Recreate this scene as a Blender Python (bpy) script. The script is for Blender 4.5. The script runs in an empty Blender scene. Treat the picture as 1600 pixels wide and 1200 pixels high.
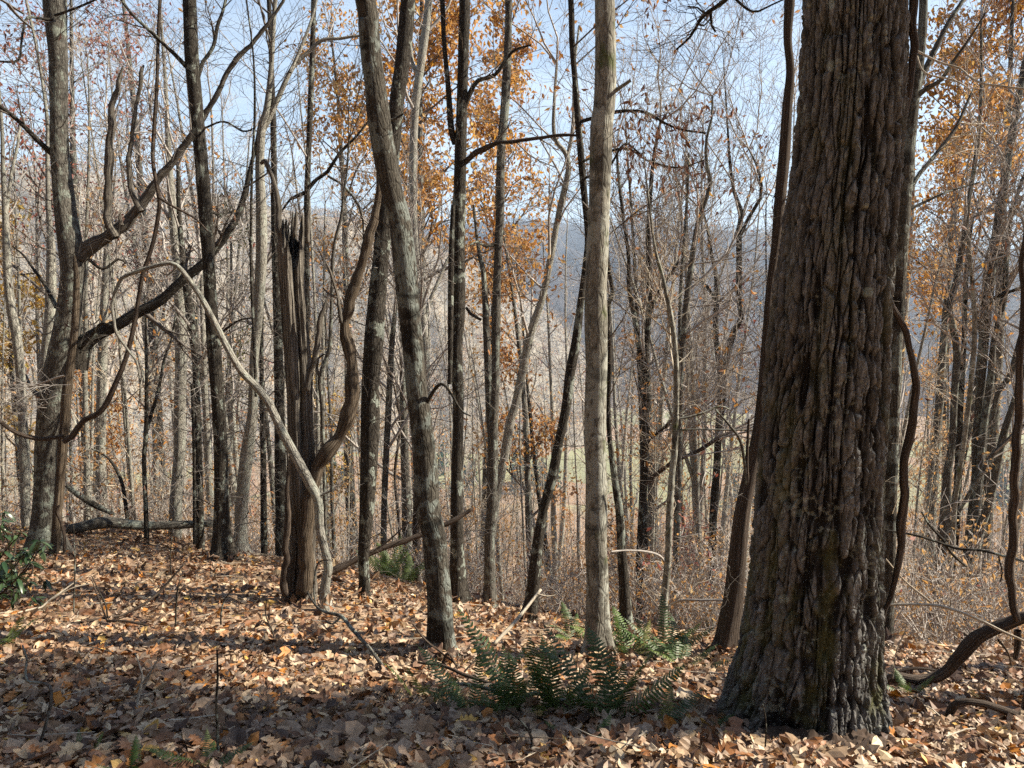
import bpy, math
import numpy as np
from mathutils import Vector

# ------------------------------------------------------------------ camera, sky, sun, exposure
sc = bpy.context.scene
COL = sc.collection
EYE = np.array((0.0, 0.0, 1.55))
PITCH = math.radians(7.1)          # the lens looks a little downhill
FPX = 1202.0                       # focal length in pixels of the 1600 px wide photograph
cam_d = bpy.data.cameras.new('camera')
cam = bpy.data.objects.new('camera', cam_d)
COL.objects.link(cam)
cam.location = EYE
cam.rotation_euler = (math.pi / 2 - PITCH, 0, 0)
cam_d.sensor_width = 36.0
cam_d.lens = 36.0 * FPX / 1600.0
cam_d.clip_start = 0.05
cam_d.clip_end = 30000.0
sc.camera = cam

SUN_EL = math.radians(37.0)
SUN_HEAD = math.radians(85.0)      # clockwise from the view direction: from the right
world = bpy.data.worlds.new('World')
sc.world = world
world.use_nodes = True
wn = world.node_tree
wn.nodes.clear()
w_out = wn.nodes.new('ShaderNodeOutputWorld')
w_bg = wn.nodes.new('ShaderNodeBackground')
w_sky = wn.nodes.new('ShaderNodeTexSky')
w_sky.sky_type = 'NISHITA'
w_sky.sun_disc = False
w_sky.sun_elevation = SUN_EL
w_sky.sun_rotation = SUN_HEAD
w_sky.altitude = 700
w_sky.air_density = 1.0
w_sky.dust_density = 0.6
w_sky.ozone_density = 1.0
w_bg.inputs['Strength'].default_value = 0.07
# thin high cloud: stretched noise, thicker towards the horizon
w_tc = wn.nodes.new('ShaderNodeTexCoord')
w_sep = wn.nodes.new('ShaderNodeSeparateXYZ')
wn.links.new(w_tc.outputs['Generated'], w_sep.inputs[0])
w_add = wn.nodes.new('ShaderNodeMath'); w_add.operation = 'ADD'; w_add.inputs[1].default_value = 0.22
wn.links.new(w_sep.outputs['Z'], w_add.inputs[0])
w_mx = wn.nodes.new('ShaderNodeMath'); w_mx.operation = 'MAXIMUM'; w_mx.inputs[1].default_value = 0.05
wn.links.new(w_add.outputs[0], w_mx.inputs[0])
w_dx = wn.nodes.new('ShaderNodeMath'); w_dx.operation = 'DIVIDE'
w_dy = wn.nodes.new('ShaderNodeMath'); w_dy.operation = 'DIVIDE'
wn.links.new(w_sep.outputs['X'], w_dx.inputs[0]); wn.links.new(w_mx.outputs[0], w_dx.inputs[1])
wn.links.new(w_sep.outputs['Y'], w_dy.inputs[0]); wn.links.new(w_mx.outputs[0], w_dy.inputs[1])
w_cmb = wn.nodes.new('ShaderNodeCombineXYZ')
wn.links.new(w_dx.outputs[0], w_cmb.inputs[0]); wn.links.new(w_dy.outputs[0], w_cmb.inputs[1])
w_map = wn.nodes.new('ShaderNodeMapping')
w_map.inputs['Rotation'].default_value = (0, 0, 0.5)
w_map.inputs['Scale'].default_value = (0.7, 2.2, 1.0)
wn.links.new(w_cmb.outputs[0], w_map.inputs[0])
w_noi = wn.nodes.new('ShaderNodeTexNoise')
w_noi.inputs['Scale'].default_value = 2.0
w_noi.inputs['Detail'].default_value = 7.0
w_noi.inputs['Roughness'].default_value = 0.6
wn.links.new(w_map.outputs[0], w_noi.inputs['Vector'])
w_rmp = wn.nodes.new('ShaderNodeMapRange')
w_rmp.inputs['From Min'].default_value = 0.40; w_rmp.inputs['From Max'].default_value = 0.62
w_rmp.inputs['To Min'].default_value = 0.45; w_rmp.inputs['To Max'].default_value = 1.0
wn.links.new(w_noi.outputs['Fac'], w_rmp.inputs['Value'])
w_mix = wn.nodes.new('ShaderNodeMix'); w_mix.data_type = 'RGBA'
w_el = wn.nodes.new('ShaderNodeMapRange')                 # the veil thins out overhead, as it does towards the top of the picture
w_el.inputs['From Min'].default_value = 0.02; w_el.inputs['From Max'].default_value = 0.42
w_el.inputs['To Min'].default_value = 1.0; w_el.inputs['To Max'].default_value = 0.15
wn.links.new(w_sep.outputs['Z'], w_el.inputs['Value'])
w_ml = wn.nodes.new('ShaderNodeMath'); w_ml.operation = 'MULTIPLY'
wn.links.new(w_rmp.outputs[0], w_ml.inputs[0]); wn.links.new(w_el.outputs[0], w_ml.inputs[1])
wn.links.new(w_ml.outputs[0], w_mix.inputs[0])
wn.links.new(w_sky.outputs[0], w_mix.inputs[6])
w_mix.inputs[7].default_value = (5.9, 6.7, 7.4, 1.0)      # sunlit cirrus veil
wn.links.new(w_mix.outputs[2], w_bg.inputs['Color'])
wn.links.new(w_bg.outputs[0], w_out.inputs['Surface'])

sun_d = bpy.data.lights.new('sun', 'SUN')
sun_d.energy = 5.0
sun_d.angle = math.radians(0.53)
sun_d.color = (1.0, 0.90, 0.73)
sun = bpy.data.objects.new('sun', sun_d)
COL.objects.link(sun)
SUNV = Vector((math.cos(SUN_EL) * math.sin(SUN_HEAD), math.cos(SUN_EL) * math.cos(SUN_HEAD), math.sin(SUN_EL)))
sun.rotation_euler = SUNV.to_track_quat('Z', 'Y').to_euler()
sun.location = (20, 0, 25)

sc.view_settings.view_transform = 'Standard'
sc.view_settings.look = 'None'
sc.view_settings.exposure = 1.45
sc.view_settings.gamma = 1.0
sc.view_settings.use_curve_mapping = False
sc.render.engine = 'CYCLES'
sc.cycles.max_bounces = 6
sc.cycles.diffuse_bounces = 3
sc.cycles.glossy_bounces = 2
sc.cycles.transmission_bounces = 3
sc.cycles.volume_bounces = 0
sc.cycles.use_denoising = False
sc.cycles.caustics_reflective = False
sc.cycles.caustics_refractive = False

# ------------------------------------------------------------------ small maths
CP, SP = math.cos(PITCH), math.sin(PITCH)

def at(px, py, Y):
    """The point at forward distance Y seen at a pixel of the 1600x1200 photograph."""
    dx = (px - 800.0) / FPX
    dy = -(py - 600.0) / FPX
    d = np.array((dx, CP + dy * SP, -SP + dy * CP))
    return EYE + d * (Y / d[1])

def mpp(py, Y):
    """Metres per photograph pixel at forward distance Y, on image row py."""
    dy = -(py - 600.0) / FPX
    return Y / (CP + dy * SP) / FPX

def _hash(ix, iy, iz, seed):
    h = (ix.astype(np.int64) * 374761393 + iy.astype(np.int64) * 668265263 + iz.astype(np.int64) * 1440662683 + seed * 974634777) & 0xFFFFFFFF
    h = ((h ^ (h >> 13)) * 1274126177) & 0xFFFFFFFF
    h = ((h ^ (h >> 16)) * 2246822519) & 0xFFFFFFFF
    return ((h ^ (h >> 15)) & 0xFFFFFF) / float(0xFFFFFF)

def vnoise(x, y, z=None, seed=0):
    x = np.asarray(x, float); y = np.asarray(y, float)
    z = np.zeros_like(x) if z is None else np.asarray(z, float)
    ix, iy, iz = np.floor(x), np.floor(y), np.floor(z)
    fx, fy, fz = x - ix, y - iy, z - iz
    fx = fx * fx * (3 - 2 * fx); fy = fy * fy * (3 - 2 * fy); fz = fz * fz * (3 - 2 * fz)
    r = 0
    for a in (0, 1):
        wa = fx if a else 1 - fx
        for b in (0, 1):
            wb = fy if b else 1 - fy
            for c in (0, 1):
                wc = fz if c else 1 - fz
                r = r + wa * wb * wc * _hash(ix + a, iy + b, iz + c, seed)
    return r * 2 - 1

def fbm(x, y, z=None, oct=4, seed=0, gain=0.5):
    r, a = 0, 1.0
    for k in range(oct):
        r = r + a * vnoise(x * 2 ** k, y * 2 ** k, None if z is None else z * 2 ** k, seed + k * 7)
        a *= gain
    return r

def sstep(a, b, x):
    t = np.clip((x - a) / (b - a), 0, 1)
    return t * t * (3 - 2 * t)

# ------------------------------------------------------------------ ground shape
_GY = np.array([-400, -150, -50, -10, 0, 3, 4, 6, 8, 10, 12, 16, 20, 30, 40, 60, 80, 110, 150, 220, 300, 400, 500, 620, 900, 20000.])
_GD = np.array([95, 40, 13, 1.6, -1.55, -2.0, -2.25, -2.95, -3.5, -4.15, -4.95, -6.9, -9.0, -14.2, -19.2, -28, -35.5, -46, -58, -80, -103, -126, -140, -145, -147, -147.])

def g_base(X, Y):
    X = np.asarray(X, float); Y = np.asarray(Y, float)
    z = np.interp(Y, _GY, _GD)
    up = np.interp(-X / (np.abs(Y) * 0.5 + 4.0), [-1, 0, 1, 2], [-0.1, 0, 1, 1.3])
    z = z + up * np.interp(Y, [0, 8, 14, 25, 60, 150, 400, 600], [0.0, 0.7, 1.1, 2.6, 5, 8, 6, 0])
    z = z + np.interp(Y, [0, 20, 60, 300, 560, 700], [0, 0, 1.2, 3, 2, 0.4]) * vnoise(X / 23.0, Y / 23.0, seed=5)
    return z

ANCH = [(690, 1040, 5.5), (933, 1030, 5.8), (1130, 1030, 6.0), (1250, 1135, 3.75), (1035, 1000, 7.0), (978, 990, 7.5), (822, 970, 8.0),
        (508, 953, 7.0), (470, 930, 7.5), (570, 945, 8.0), (716, 945, 9.0), (766, 950, 10.0), (348, 870, 10.0), (375, 870, 11.0),
        (70, 865, 10.5), (220, 832, 13.5), (625, 908, 11.5), (440, 885, 12.0), (20, 940, 7.0), (200, 1000, 5.6), (400, 1100, 4.0),
        (100, 1200, 3.0), (800, 1200, 3.0), (1500, 1200, 3.1), (1590, 1130, 3.9), (1440, 1072, 4.8), (1450, 1012, 6.3), (700, 1120, 3.9),
        (1000, 1120, 3.8), (300, 900, 9.0), (150, 870, 11.5),
        (1450, 1030, 8.5), (1600, 1040, 8.0), (1330, 1020, 8.5), (1180, 1005, 8.5), (1500, 1030, 11.0), (1300, 1015, 11.5), (1040, 990, 9.5), (920, 975, 10.0), (1100, 990, 12.5), (900, 965, 13.0),
        (1480, 1020, 14.5), (1250, 1005, 15.0), (1000, 975, 16.0), (800, 955, 15.0), (650, 930, 14.5), (480, 905, 14.5)]
_ap = np.array([at(*a) for a in ANCH])
_S2 = 2 * 2.2 ** 2
_K = np.exp(-((_ap[:, None, :2] - _ap[None, :, :2]) ** 2).sum(2) / _S2) + 0.02 * np.eye(len(_ap))
_w = np.linalg.solve(_K, _ap[:, 2] - EYE[2] - g_base(_ap[:, 0], _ap[:, 1]))

def ground_z(X, Y):
    X = np.asarray(X, float); Y = np.asarray(Y, float)
    z = EYE[2] + g_base(X, Y)
    sh = X.shape
    xf, yf = np.atleast_1d(X).ravel(), np.atleast_1d(Y).ravel()
    c = np.zeros(len(xf))
    m = (np.abs(xf) < 20) & (yf > -6) & (yf < 24)
    if m.any():
        d2 = (xf[m, None] - _ap[None, :, 0]) ** 2 + (yf[m, None] - _ap[None, :, 1]) ** 2
        c[m] = np.exp(-d2 / _S2) @ _w
    return z + c.reshape(sh) + 0.02 * vnoise(X * 1.7, Y * 1.7, seed=3) * np.clip(np.abs(Y) / 4, 0, 1)

def gz(x, y):
    return float(ground_z(np.array([x]), np.array([y]))[0])

# ------------------------------------------------------------------ meshes
def mesh_arrays(name, V, quads=None, tris=None, bark=None, mats=(), smooth=True, mi=None):
    me = bpy.data.meshes.new(name)
    quads = np.zeros((0, 4), np.int32) if quads is None or len(quads) == 0 else np.asarray(quads, np.int32)
    tris = np.zeros((0, 3), np.int32) if tris is None or len(tris) == 0 else np.asarray(tris, np.int32)
    nq, nt = len(quads), len(tris)
    me.vertices.add(len(V))
    me.vertices.foreach_set('co', np.asarray(V, np.float32).ravel())
    loops = np.concatenate([quads.ravel(), tris.ravel()]).astype(np.int32)
    me.loops.add(len(loops))
    me.loops.foreach_set('vertex_index', loops)
    me.polygons.add(nq + nt)
    starts = np.concatenate([np.arange(nq) * 4, nq * 4 + np.arange(nt) * 3]).astype(np.int32)
    me.polygons.foreach_set('loop_start', starts)
    me.polygons.foreach_set('use_smooth', np.full(nq + nt, smooth, bool))
    if mi is not None:
        me.polygons.foreach_set('material_index', np.asarray(mi, np.int32))
    for m in mats:
        me.materials.append(m)
    me.update(calc_edges=True)
    if bark is not None:
        a = me.attributes.new('bark', 'FLOAT_VECTOR', 'POINT')
        a.data.foreach_set('vector', np.asarray(bark, np.float32).ravel())
    return me

def link(name, me, parent=None, loc=None, kind=None, label=None):
    o = bpy.data.objects.new(name, me)
    COL.objects.link(o)
    if loc is not None:
        o.location = loc
    if parent is not None:
        o.parent = parent
    if kind:
        o['kind'] = kind
    if label:
        o['label'] = label
    return o

def tag(o, label, cat, group=None):
    o['label'] = label
    o['category'] = cat
    if group:
        o['group'] = group
    return o

def thing(name, label, cat, loc, group=None):
    o = bpy.data.objects.new(name, None)
    COL.objects.link(o)
    o.location = loc
    o.empty_display_size = 0.2
    return tag(o, label, cat, group)

def catmull(pts, step):
    """Smooth resampling of (x, y, z, r) rows about every `step` metres."""
    P = np.asarray(pts, float)
    if len(P) < 3:
        n = max(2, int(np.linalg.norm(P[-1, :3] - P[0, :3]) / step) + 1)
        t = np.linspace(0, 1, n)[:, None]
        return P[0] * (1 - t) + P[-1] * t
    Q = np.vstack([2 * P[0] - P[1], P, 2 * P[-1] - P[-2]])
    out = []
    for i in range(1, len(Q) - 2):
        p0, p1, p2, p3 = Q[i - 1], Q[i], Q[i + 1], Q[i + 2]
        n = max(1, int(round(np.linalg.norm(p2[:3] - p1[:3]) / step)))
        t = (np.arange(n) / n)[:, None]
        out.append(0.5 * (2 * p1 + (p2 - p0) * t + (2 * p0 - 5 * p1 + 4 * p2 - p3) * t ** 2 + (3 * p1 - p0 - 3 * p2 + p3) * t ** 3))
    out.append(P[-1:])
    R = np.vstack(out)
    R[:, 3] = np.maximum(R[:, 3], 0.001)
    return R

_tube_seed = [0]

class MB:
    """Collects tubes, then turns them into one mesh."""
    def __init__(self):
        self.t = {}
        self.tips = []

    def tube(self, P, sides=4, rough=0.0, rscale=6.0, cap=False, root=0.0):
        P = np.asarray(P, float)
        if cap:
            e = P[-1].copy(); e[3] = 0.0005
            b = P[0].copy(); b[3] = 0.0005
            P = np.vstack([b, P, e])
        self.t.setdefault((len(P), sides), []).append((P, rough, rscale, root))

    def arrays(self):
        Vs, Bs, Qs = [], [], []
        off = 0
        for (n, s), lst in self.t.items():
            A = np.stack([e[0] for e in lst])              # k n 4
            k = len(A)
            P, R = A[:, :, :3], A[:, :, 3]
            T = np.gradient(P, axis=1) if n > 2 else np.repeat(P[:, 1:] - P[:, :1], 2, axis=1)
            ln = np.linalg.norm(T, axis=2, keepdims=True)
            T = T / np.maximum(ln, 1e-9)
            mxa = np.abs(T).max(axis=1)                       # k 3
            mxa = mxa + np.array([0.02, 0.0, 0.04])
            ref = np.eye(3)[mxa.argmin(axis=1)][:, None, :]
            N1 = np.cross(T, ref)
            N1 /= np.maximum(np.linalg.norm(N1, axis=2, keepdims=True), 1e-9)
            N2 = np.cross(T, N1)
            ang = np.arange(s) * 2 * math.pi / s
            ca, sa = np.cos(ang), np.sin(ang)
            seg = np.linalg.norm(np.diff(P, axis=1), axis=2)
            L = np.concatenate([np.zeros((k, 1)), np.cumsum(seg, axis=1)], axis=1)
            _tube_seed[0] += 1
            ro = np.random.default_rng(_tube_seed[0])
            offs = ro.uniform(-40, 40, (k, 3))
            Rm = R.max(axis=1)[:, None, None]
            bark = np.empty((k, n, s, 3))
            bark[..., 0] = ca * Rm
            bark[..., 1] = sa * Rm
            bark[..., 2] = L[:, :, None]
            RR = np.repeat(R[:, :, None], s, axis=2)
            for i, (_, rough, rs, rootf) in enumerate(lst):
                if rough:
                    b = bark[i] + offs[i]
                    nz = 0.75 * fbm(b[..., 0] * rs, b[..., 1] * rs, b[..., 2] * rs * 0.25, 3, 11) + 0.5 * vnoise(b[..., 0] * rs * .3, b[..., 1] * rs * .3, b[..., 2] * 2.3, 4)
                    RR[i] *= 1 + rough * nz
                if rootf:
                    ph = offs[i, 0]
                    lob = np.clip(0.45 + 0.5 * np.sin(3 * ang + ph) + 0.35 * np.sin(5 * ang + 2.3 * ph), 0, 1.4)
                    RR[i] *= 1 + rootf * np.exp(-np.maximum(L[i] - 0.10, 0) / (1.7 * R[i, 0]))[:, None] * lob[None, :]
            V = P[:, :, None, :] + RR[..., None] * (ca[None, None, :, None] * N1[:, :, None, :] + sa[None, None, :, None] * N2[:, :, None, :])
            bark += offs[:, None, None, :]
            i0 = np.arange(n - 1)[:, None] * s + np.arange(s)[None, :]
            i1 = np.arange(n - 1)[:, None] * s + (np.arange(s)[None, :] + 1) % s
            q = np.stack([i0, i1, i1 + s, i0 + s], axis=-1).reshape(-1, 4)
            q = (q[None] + (np.arange(k) * n * s)[:, None, None]).reshape(-1, 4) + off
            Vs.append(V.reshape(-1, 3)); Bs.append(bark.reshape(-1, 3)); Qs.append(q)
            off += k * n * s
        if not Vs:
            return None
        return np.concatenate(Vs), np.concatenate(Qs), np.concatenate(Bs)

    def mesh(self, name, mat, origin=(0, 0, 0)):
        a = self.arrays()
        if a is None:
            return None
        return mesh_arrays(name, a[0] - np.asarray(origin), quads=a[1], bark=a[2], mats=(mat,))

def rnd_perp(d, rs):
    a = rs.normal(size=3)
    a -= d * (a @ d)
    n = math.sqrt(a @ a)
    return a / n if n > 1e-6 else np.array((d[1], -d[0], 0.1))

def grow(mb, p, d, L, r, lvl, rs, up=0.06, wig=0.14, kids=(6, 8), ang=(0.55, 1.05), rmin=0.004, seg=0.35, start=0.2, klen=(0.38, 0.70), flat=0.0):
    """A wandering branch with smaller branches along it."""
    n = int(min(9, max(3, round(L / seg)))) + 1
    st = L / (n - 1)
    pts = np.empty((n, 4)); dirs = []
    p = np.array(p, float); d = np.array(d, float)
    nz = rs.normal(0, wig, (n, 3))
    for i in range(n):
        t = i / (n - 1)
        pts[i, :3] = p
        pts[i, 3] = max(rmin * 0.6, r * (1 - 0.78 * t))
        dirs.append(d)
        d = d + nz[i]
        d[2] += up
        d = d / math.sqrt(d @ d)
        p = p + d * st
    mb.tube(pts, 6 if r > 0.05 else (4 if r > 0.012 else 3))
    mb.tips.append(pts[-1, :3])
    if lvl <= 0:
        if n > 3:
            mb.tips.append(pts[n // 2, :3])
        return
    k = rs.integers(kids[0], kids[1] + 1)
    for j in range(k):
        t = start + (1 - start) * (j + rs.random()) / k
        f = t * (n - 1)
        i = min(n - 2, int(f)); g = f - i
        q = pts[i] * (1 - g) + pts[i + 1] * g
        b = dirs[i]
        a = rs.uniform(*ang)
        pe = rnd_perp(b, rs)
        if flat:
            pe[2] *= 1 - flat
        nd = b * math.cos(a) + pe * math.sin(a)
        nd /= math.sqrt(nd @ nd)
        grow(mb, q[:3], nd, L * rs.uniform(*klen) * (1.15 - 0.6 * t), max(rmin, min(q[3] * 0.8, r * rs.uniform(.35, .6))), lvl - 1, rs, up, wig * 1.15, kids, ang, rmin, seg * 0.75, 0.15, klen, flat)

def leaf_mesh_arrays(pos, size, rs, droop=0.6, narrow=0.24):
    """Folded four-cornered leaves hanging at the given points."""
    n = len(pos)
    if n == 0:
        return np.zeros((0, 3)), np.zeros((0, 3), int)
    s = size * rs.uniform(0.6, 1.25, n)[:, None]
    d = rs.normal(size=(n, 3)); d[:, 2] -= droop
    d /= np.linalg.norm(d, axis=1, keepdims=True)
    a = rs.normal(size=(n, 3))
    u = np.cross(d, a); u /= np.maximum(np.linalg.norm(u, axis=1, keepdims=True), 1e-6)
    w = np.cross(d, u)
    c = rs.uniform(-0.25, 0.25, n)[:, None]
    v0 = pos
    v1 = pos + s * (0.45 * d + narrow * u + 0.12 * w)
    v2 = pos + s * (1.0 * d + c * w)
    v3 = pos + s * (0.45 * d - narrow * u + 0.12 * w)
    V = np.stack([v0, v1, v2, v3], axis=1).reshape(-1, 3)
    b = np.arange(n)[:, None] * 4
    T = np.concatenate([b + np.array([0, 1, 2]), b + np.array([0, 2, 3])])
    return V, T

# ------------------------------------------------------------------ materials
def nodes_of(name):
    m = bpy.data.materials.new(name)
    m.use_nodes = True
    nt = m.node_tree
    nt.nodes.clear()
    out = nt.nodes.new('ShaderNodeOutputMaterial')
    return m, nt, out

def N(nt, t, **kw):
    n = nt.nodes.new(t)
    for k, v in kw.items():
        setattr(n, k, v)
    return n

def ramp(nt, fac, stops, interp='LINEAR'):
    r = nt.nodes.new('ShaderNodeValToRGB')
    cr = r.color_ramp
    cr.interpolation = interp
    while len(cr.elements) < len(stops):
        cr.elements.new(0.5)
    for e, (p, c) in zip(cr.elements, stops):
        e.position = p
        e.color = (*c, 1.0)
    nt.links.new(fac, r.inputs['Fac'])
    return r

def mixc(nt, fac, a, b):
    m = nt.nodes.new('ShaderNodeMix'); m.data_type = 'RGBA'
    for i, v in ((0, fac), (6, a), (7, b)):
        if isinstance(v, (int, float)):
            m.inputs[i].default_value = v
        elif isinstance(v, tuple):
            m.inputs[i].default_value = (*v, 1.0)
        else:
            nt.links.new(v, m.inputs[i])
    return m.outputs[2]

def vmap(nt, vec, scale):
    m = nt.nodes.new('ShaderNodeMapping')
    m.inputs['Scale'].default_value = scale
    nt.links.new(vec, m.inputs['Vector'])
    return m.outputs['Vector']

def noise(nt, vec, scale, detail=5.0, rough=0.6, dist=0.0):
    n = nt.nodes.new('ShaderNodeTexNoise')
    n.inputs['Scale'].default_value = scale
    n.inputs['Detail'].default_value = detail
    n.inputs['Roughness'].default_value = rough
    n.inputs['Distortion'].default_value = dist
    nt.links.new(vec, n.inputs['Vector'])
    return n.outputs['Fac']

def mathn(nt, op, a, b=None, clamp=False):
    m = nt.nodes.new('ShaderNodeMath'); m.operation = op; m.use_clamp = clamp
    for i, v in ((0, a), (1, b)):
        if v is None:
            continue
        if isinstance(v, (int, float)):
            m.inputs[i].default_value = v
        else:
            nt.links.new(v, m.inputs[i])
    return m.outputs[0]

def mrange(nt, v, a, b, c=0.0, d=1.0):
    m = nt.nodes.new('ShaderNodeMapRange')
    nt.links.new(v, m.inputs['Value'])
    m.inputs['From Min'].default_value = a; m.inputs['From Max'].default_value = b
    m.inputs['To Min'].default_value = c; m.inputs['To Max'].default_value = d
    return m.outputs[0]

def bark_mat(name, dark, mid, light, lichen=0.3, lichen_col=(0.36, 0.40, 0.35), fs=34.0, zs=0.30, bump=0.9, moss=0.0, bands=0.0, dist=0.02):
    m, nt, out = nodes_of(name)
    at_ = N(nt, 'ShaderNodeAttribute', attribute_name='bark')
    v = at_.outputs['Vector']
    vs = vmap(nt, v, (1, 1, zs))
    f1 = noise(nt, vs, fs, 6.0, 0.65, 0.4)
    vo = N(nt, 'ShaderNodeTexVoronoi', feature='DISTANCE_TO_EDGE')
    vo.inputs['Scale'].default_value = fs * 0.8
    vw = N(nt, 'ShaderNodeVectorMath', operation='ADD')
    nv = N(nt, 'ShaderNodeTexNoise'); nv.inputs['Scale'].default_value = fs * .5; nt.links.new(vs, nv.inputs['Vector'])
    sc_ = N(nt, 'ShaderNodeVectorMath', operation='SCALE'); sc_.inputs['Scale'].default_value = 0.03
    nt.links.new(nv.outputs['Color'], sc_.inputs[0])
    nt.links.new(vs, vw.inputs[0]); nt.links.new(sc_.outputs[0], vw.inputs[1])
    nt.links.new(vw.outputs[0], vo.inputs['Vector'])
    fur = mrange(nt, vo.outputs['Distance'], 0.0, 0.12)
    base = ramp(nt, f1, [(0.28, dark), (0.5, mid), (0.74, light)]).outputs[0]
    base = mixc(nt, mathn(nt, 'MULTIPLY', mathn(nt, 'SUBTRACT', 1.0, fur), 0.55), base, tuple(c * 0.7 for c in dark))
    big = noise(nt, v, 2.2, 3.0)
    base = mixc(nt, mrange(nt, big, 0.38, 0.68, 0.0, 0.55), base, tuple(0.5 * (a + b) for a, b in zip(dark, mid)))
    spk = noise(nt, vmap(nt, v, (1, 1, 0.6)), fs * 3.2, 4.0, 0.75)
    base = mixc(nt, mrange(nt, spk, 0.50, 0.62, 0.0, 0.55), base, tuple(c * 0.6 for c in dark))
    base = mixc(nt, mrange(nt, spk, 0.40, 0.30, 0.0, 0.5), base, light)
    h = mathn(nt, 'ADD', mathn(nt, 'MULTIPLY', f1, 0.7), mathn(nt, 'MULTIPLY', fur, 0.5))
    h = mathn(nt, 'SUBTRACT', h, mathn(nt, 'MULTIPLY', spk, 0.5))
    if lichen:
        l1 = noise(nt, v, 9.0, 6.0, 0.62)
        l2 = noise(nt, v, 2.7, 3.0)
        lf = mrange(nt, mathn(nt, 'ADD', l1, mathn(nt, 'MULTIPLY', mathn(nt, 'SUBTRACT', l2, 0.5), 0.9)), 0.66 - 0.26 * lichen, 0.72 - 0.26 * lichen)
        lc = mixc(nt, noise(nt, v, 55.0, 3.0), lichen_col, tuple(c * 0.55 for c in lichen_col))
        base = mixc(nt, mathn(nt, 'MULTIPLY', lf, 0.8), base, lc)
        h = mathn(nt, 'ADD', h, mathn(nt, 'MULTIPLY', lf, 0.12))
    if bands:
        sepn = N(nt, 'ShaderNodeSeparateXYZ'); nt.links.new(v, sepn.inputs[0])
        bn = noise(nt, vmap(nt, v, (0.6, 0.6, 2.4)), 1.7, 3.0)
        base = mixc(nt, mrange(nt, bn, 0.56, 0.63, 0.0, bands), base, tuple(c * 0.55 for c in dark))
    if moss:
        mo = noise(nt, v, 5.0, 5.0)
        base = mixc(nt, mrange(nt, mo, 0.62 - 0.2 * moss, 0.72 - 0.15 * moss, 0, 0.8), base, (0.07, 0.085, 0.025))
    bp = N(nt, 'ShaderNodeBump'); bp.inputs['Strength'].default_value = bump; bp.inputs['Distance'].default_value = dist
    nt.links.new(h, bp.inputs['Height'])
    b = N(nt, 'ShaderNodeBsdfPrincipled')
    b.inputs['Roughness'].default_value = 0.9
    b.inputs['Specular IOR Level'].default_value = 0.15
    nt.links.new(base, b.inputs['Base Color']); nt.links.new(bp.outputs[0], b.inputs['Normal'])
    nt.links.new(b.outputs[0], out.inputs['Surface'])
    return m

def leaf_mat(name, stops, trans=0.3, src='island', gloss=0.08, rough=0.6, vein=True):
    m, nt, out = nodes_of(name)
    if src == 'island':
        r = N(nt, 'ShaderNodeNewGeometry').outputs['Random Per Island']
    else:
        r = N(nt, 'ShaderNodeObjectInfo').outputs['Random']
    col = ramp(nt, r, stops, 'CONSTANT' if len(stops) > 4 else 'LINEAR').outputs[0]
    tc = N(nt, 'ShaderNodeTexCoord')
    bl = noise(nt, tc.outputs['Object'], 38.0, 4.0)
    val = mrange(nt, bl, 0.3, 0.75, 0.72, 1.22)
    hs = N(nt, 'ShaderNodeHueSaturation')
    nt.links.new(val, hs.inputs['Value']); nt.links.new(col, hs.inputs['Color'])
    # a second, finer random per leaf so that neighbours of one tone still differ
    r2 = mathn(nt, 'FRACT', mathn(nt, 'MULTIPLY', r, 37.7))
    nt.links.new(mrange(nt, r2, 0, 1, 0.78, 1.04), hs.inputs['Saturation'])
    col = hs.outputs[0]
    d = N(nt, 'ShaderNodeBsdfPrincipled')
    d.inputs['Roughness'].default_value = rough
    d.inputs['Specular IOR Level'].default_value = gloss * 4
    nt.links.new(col, d.inputs['Base Color'])
    if trans:
        t = N(nt, 'ShaderNodeBsdfTranslucent')
        nt.links.new(col, t.inputs['Color'])
        mx = N(nt, 'ShaderNodeMixShader'); mx.inputs[0].default_value = trans
        nt.links.new(d.outputs[0], mx.inputs[1]); nt.links.new(t.outputs[0], mx.inputs[2])
        nt.links.new(mx.outputs[0], out.inputs['Surface'])
    else:
        nt.links.new(d.outputs[0], out.inputs['Surface'])
    return m

def flat_mat(name, col, rough=0.8, var=0.25, scale=6.0):
    m, nt, out = nodes_of(name)
    tc = N(nt, 'ShaderNodeTexCoord')
    nz = noise(nt, tc.outputs['Object'], scale, 5.0)
    c = mixc(nt, nz, tuple(x * (1 - var) for x in col), tuple(min(1, x * (1 + var)) for x in col))
    b = N(nt, 'ShaderNodeBsdfPrincipled'); b.inputs['Roughness'].default_value = rough
    nt.links.new(c, b.inputs['Base Color']); nt.links.new(b.outputs[0], out.inputs['Surface'])
    return m

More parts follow.
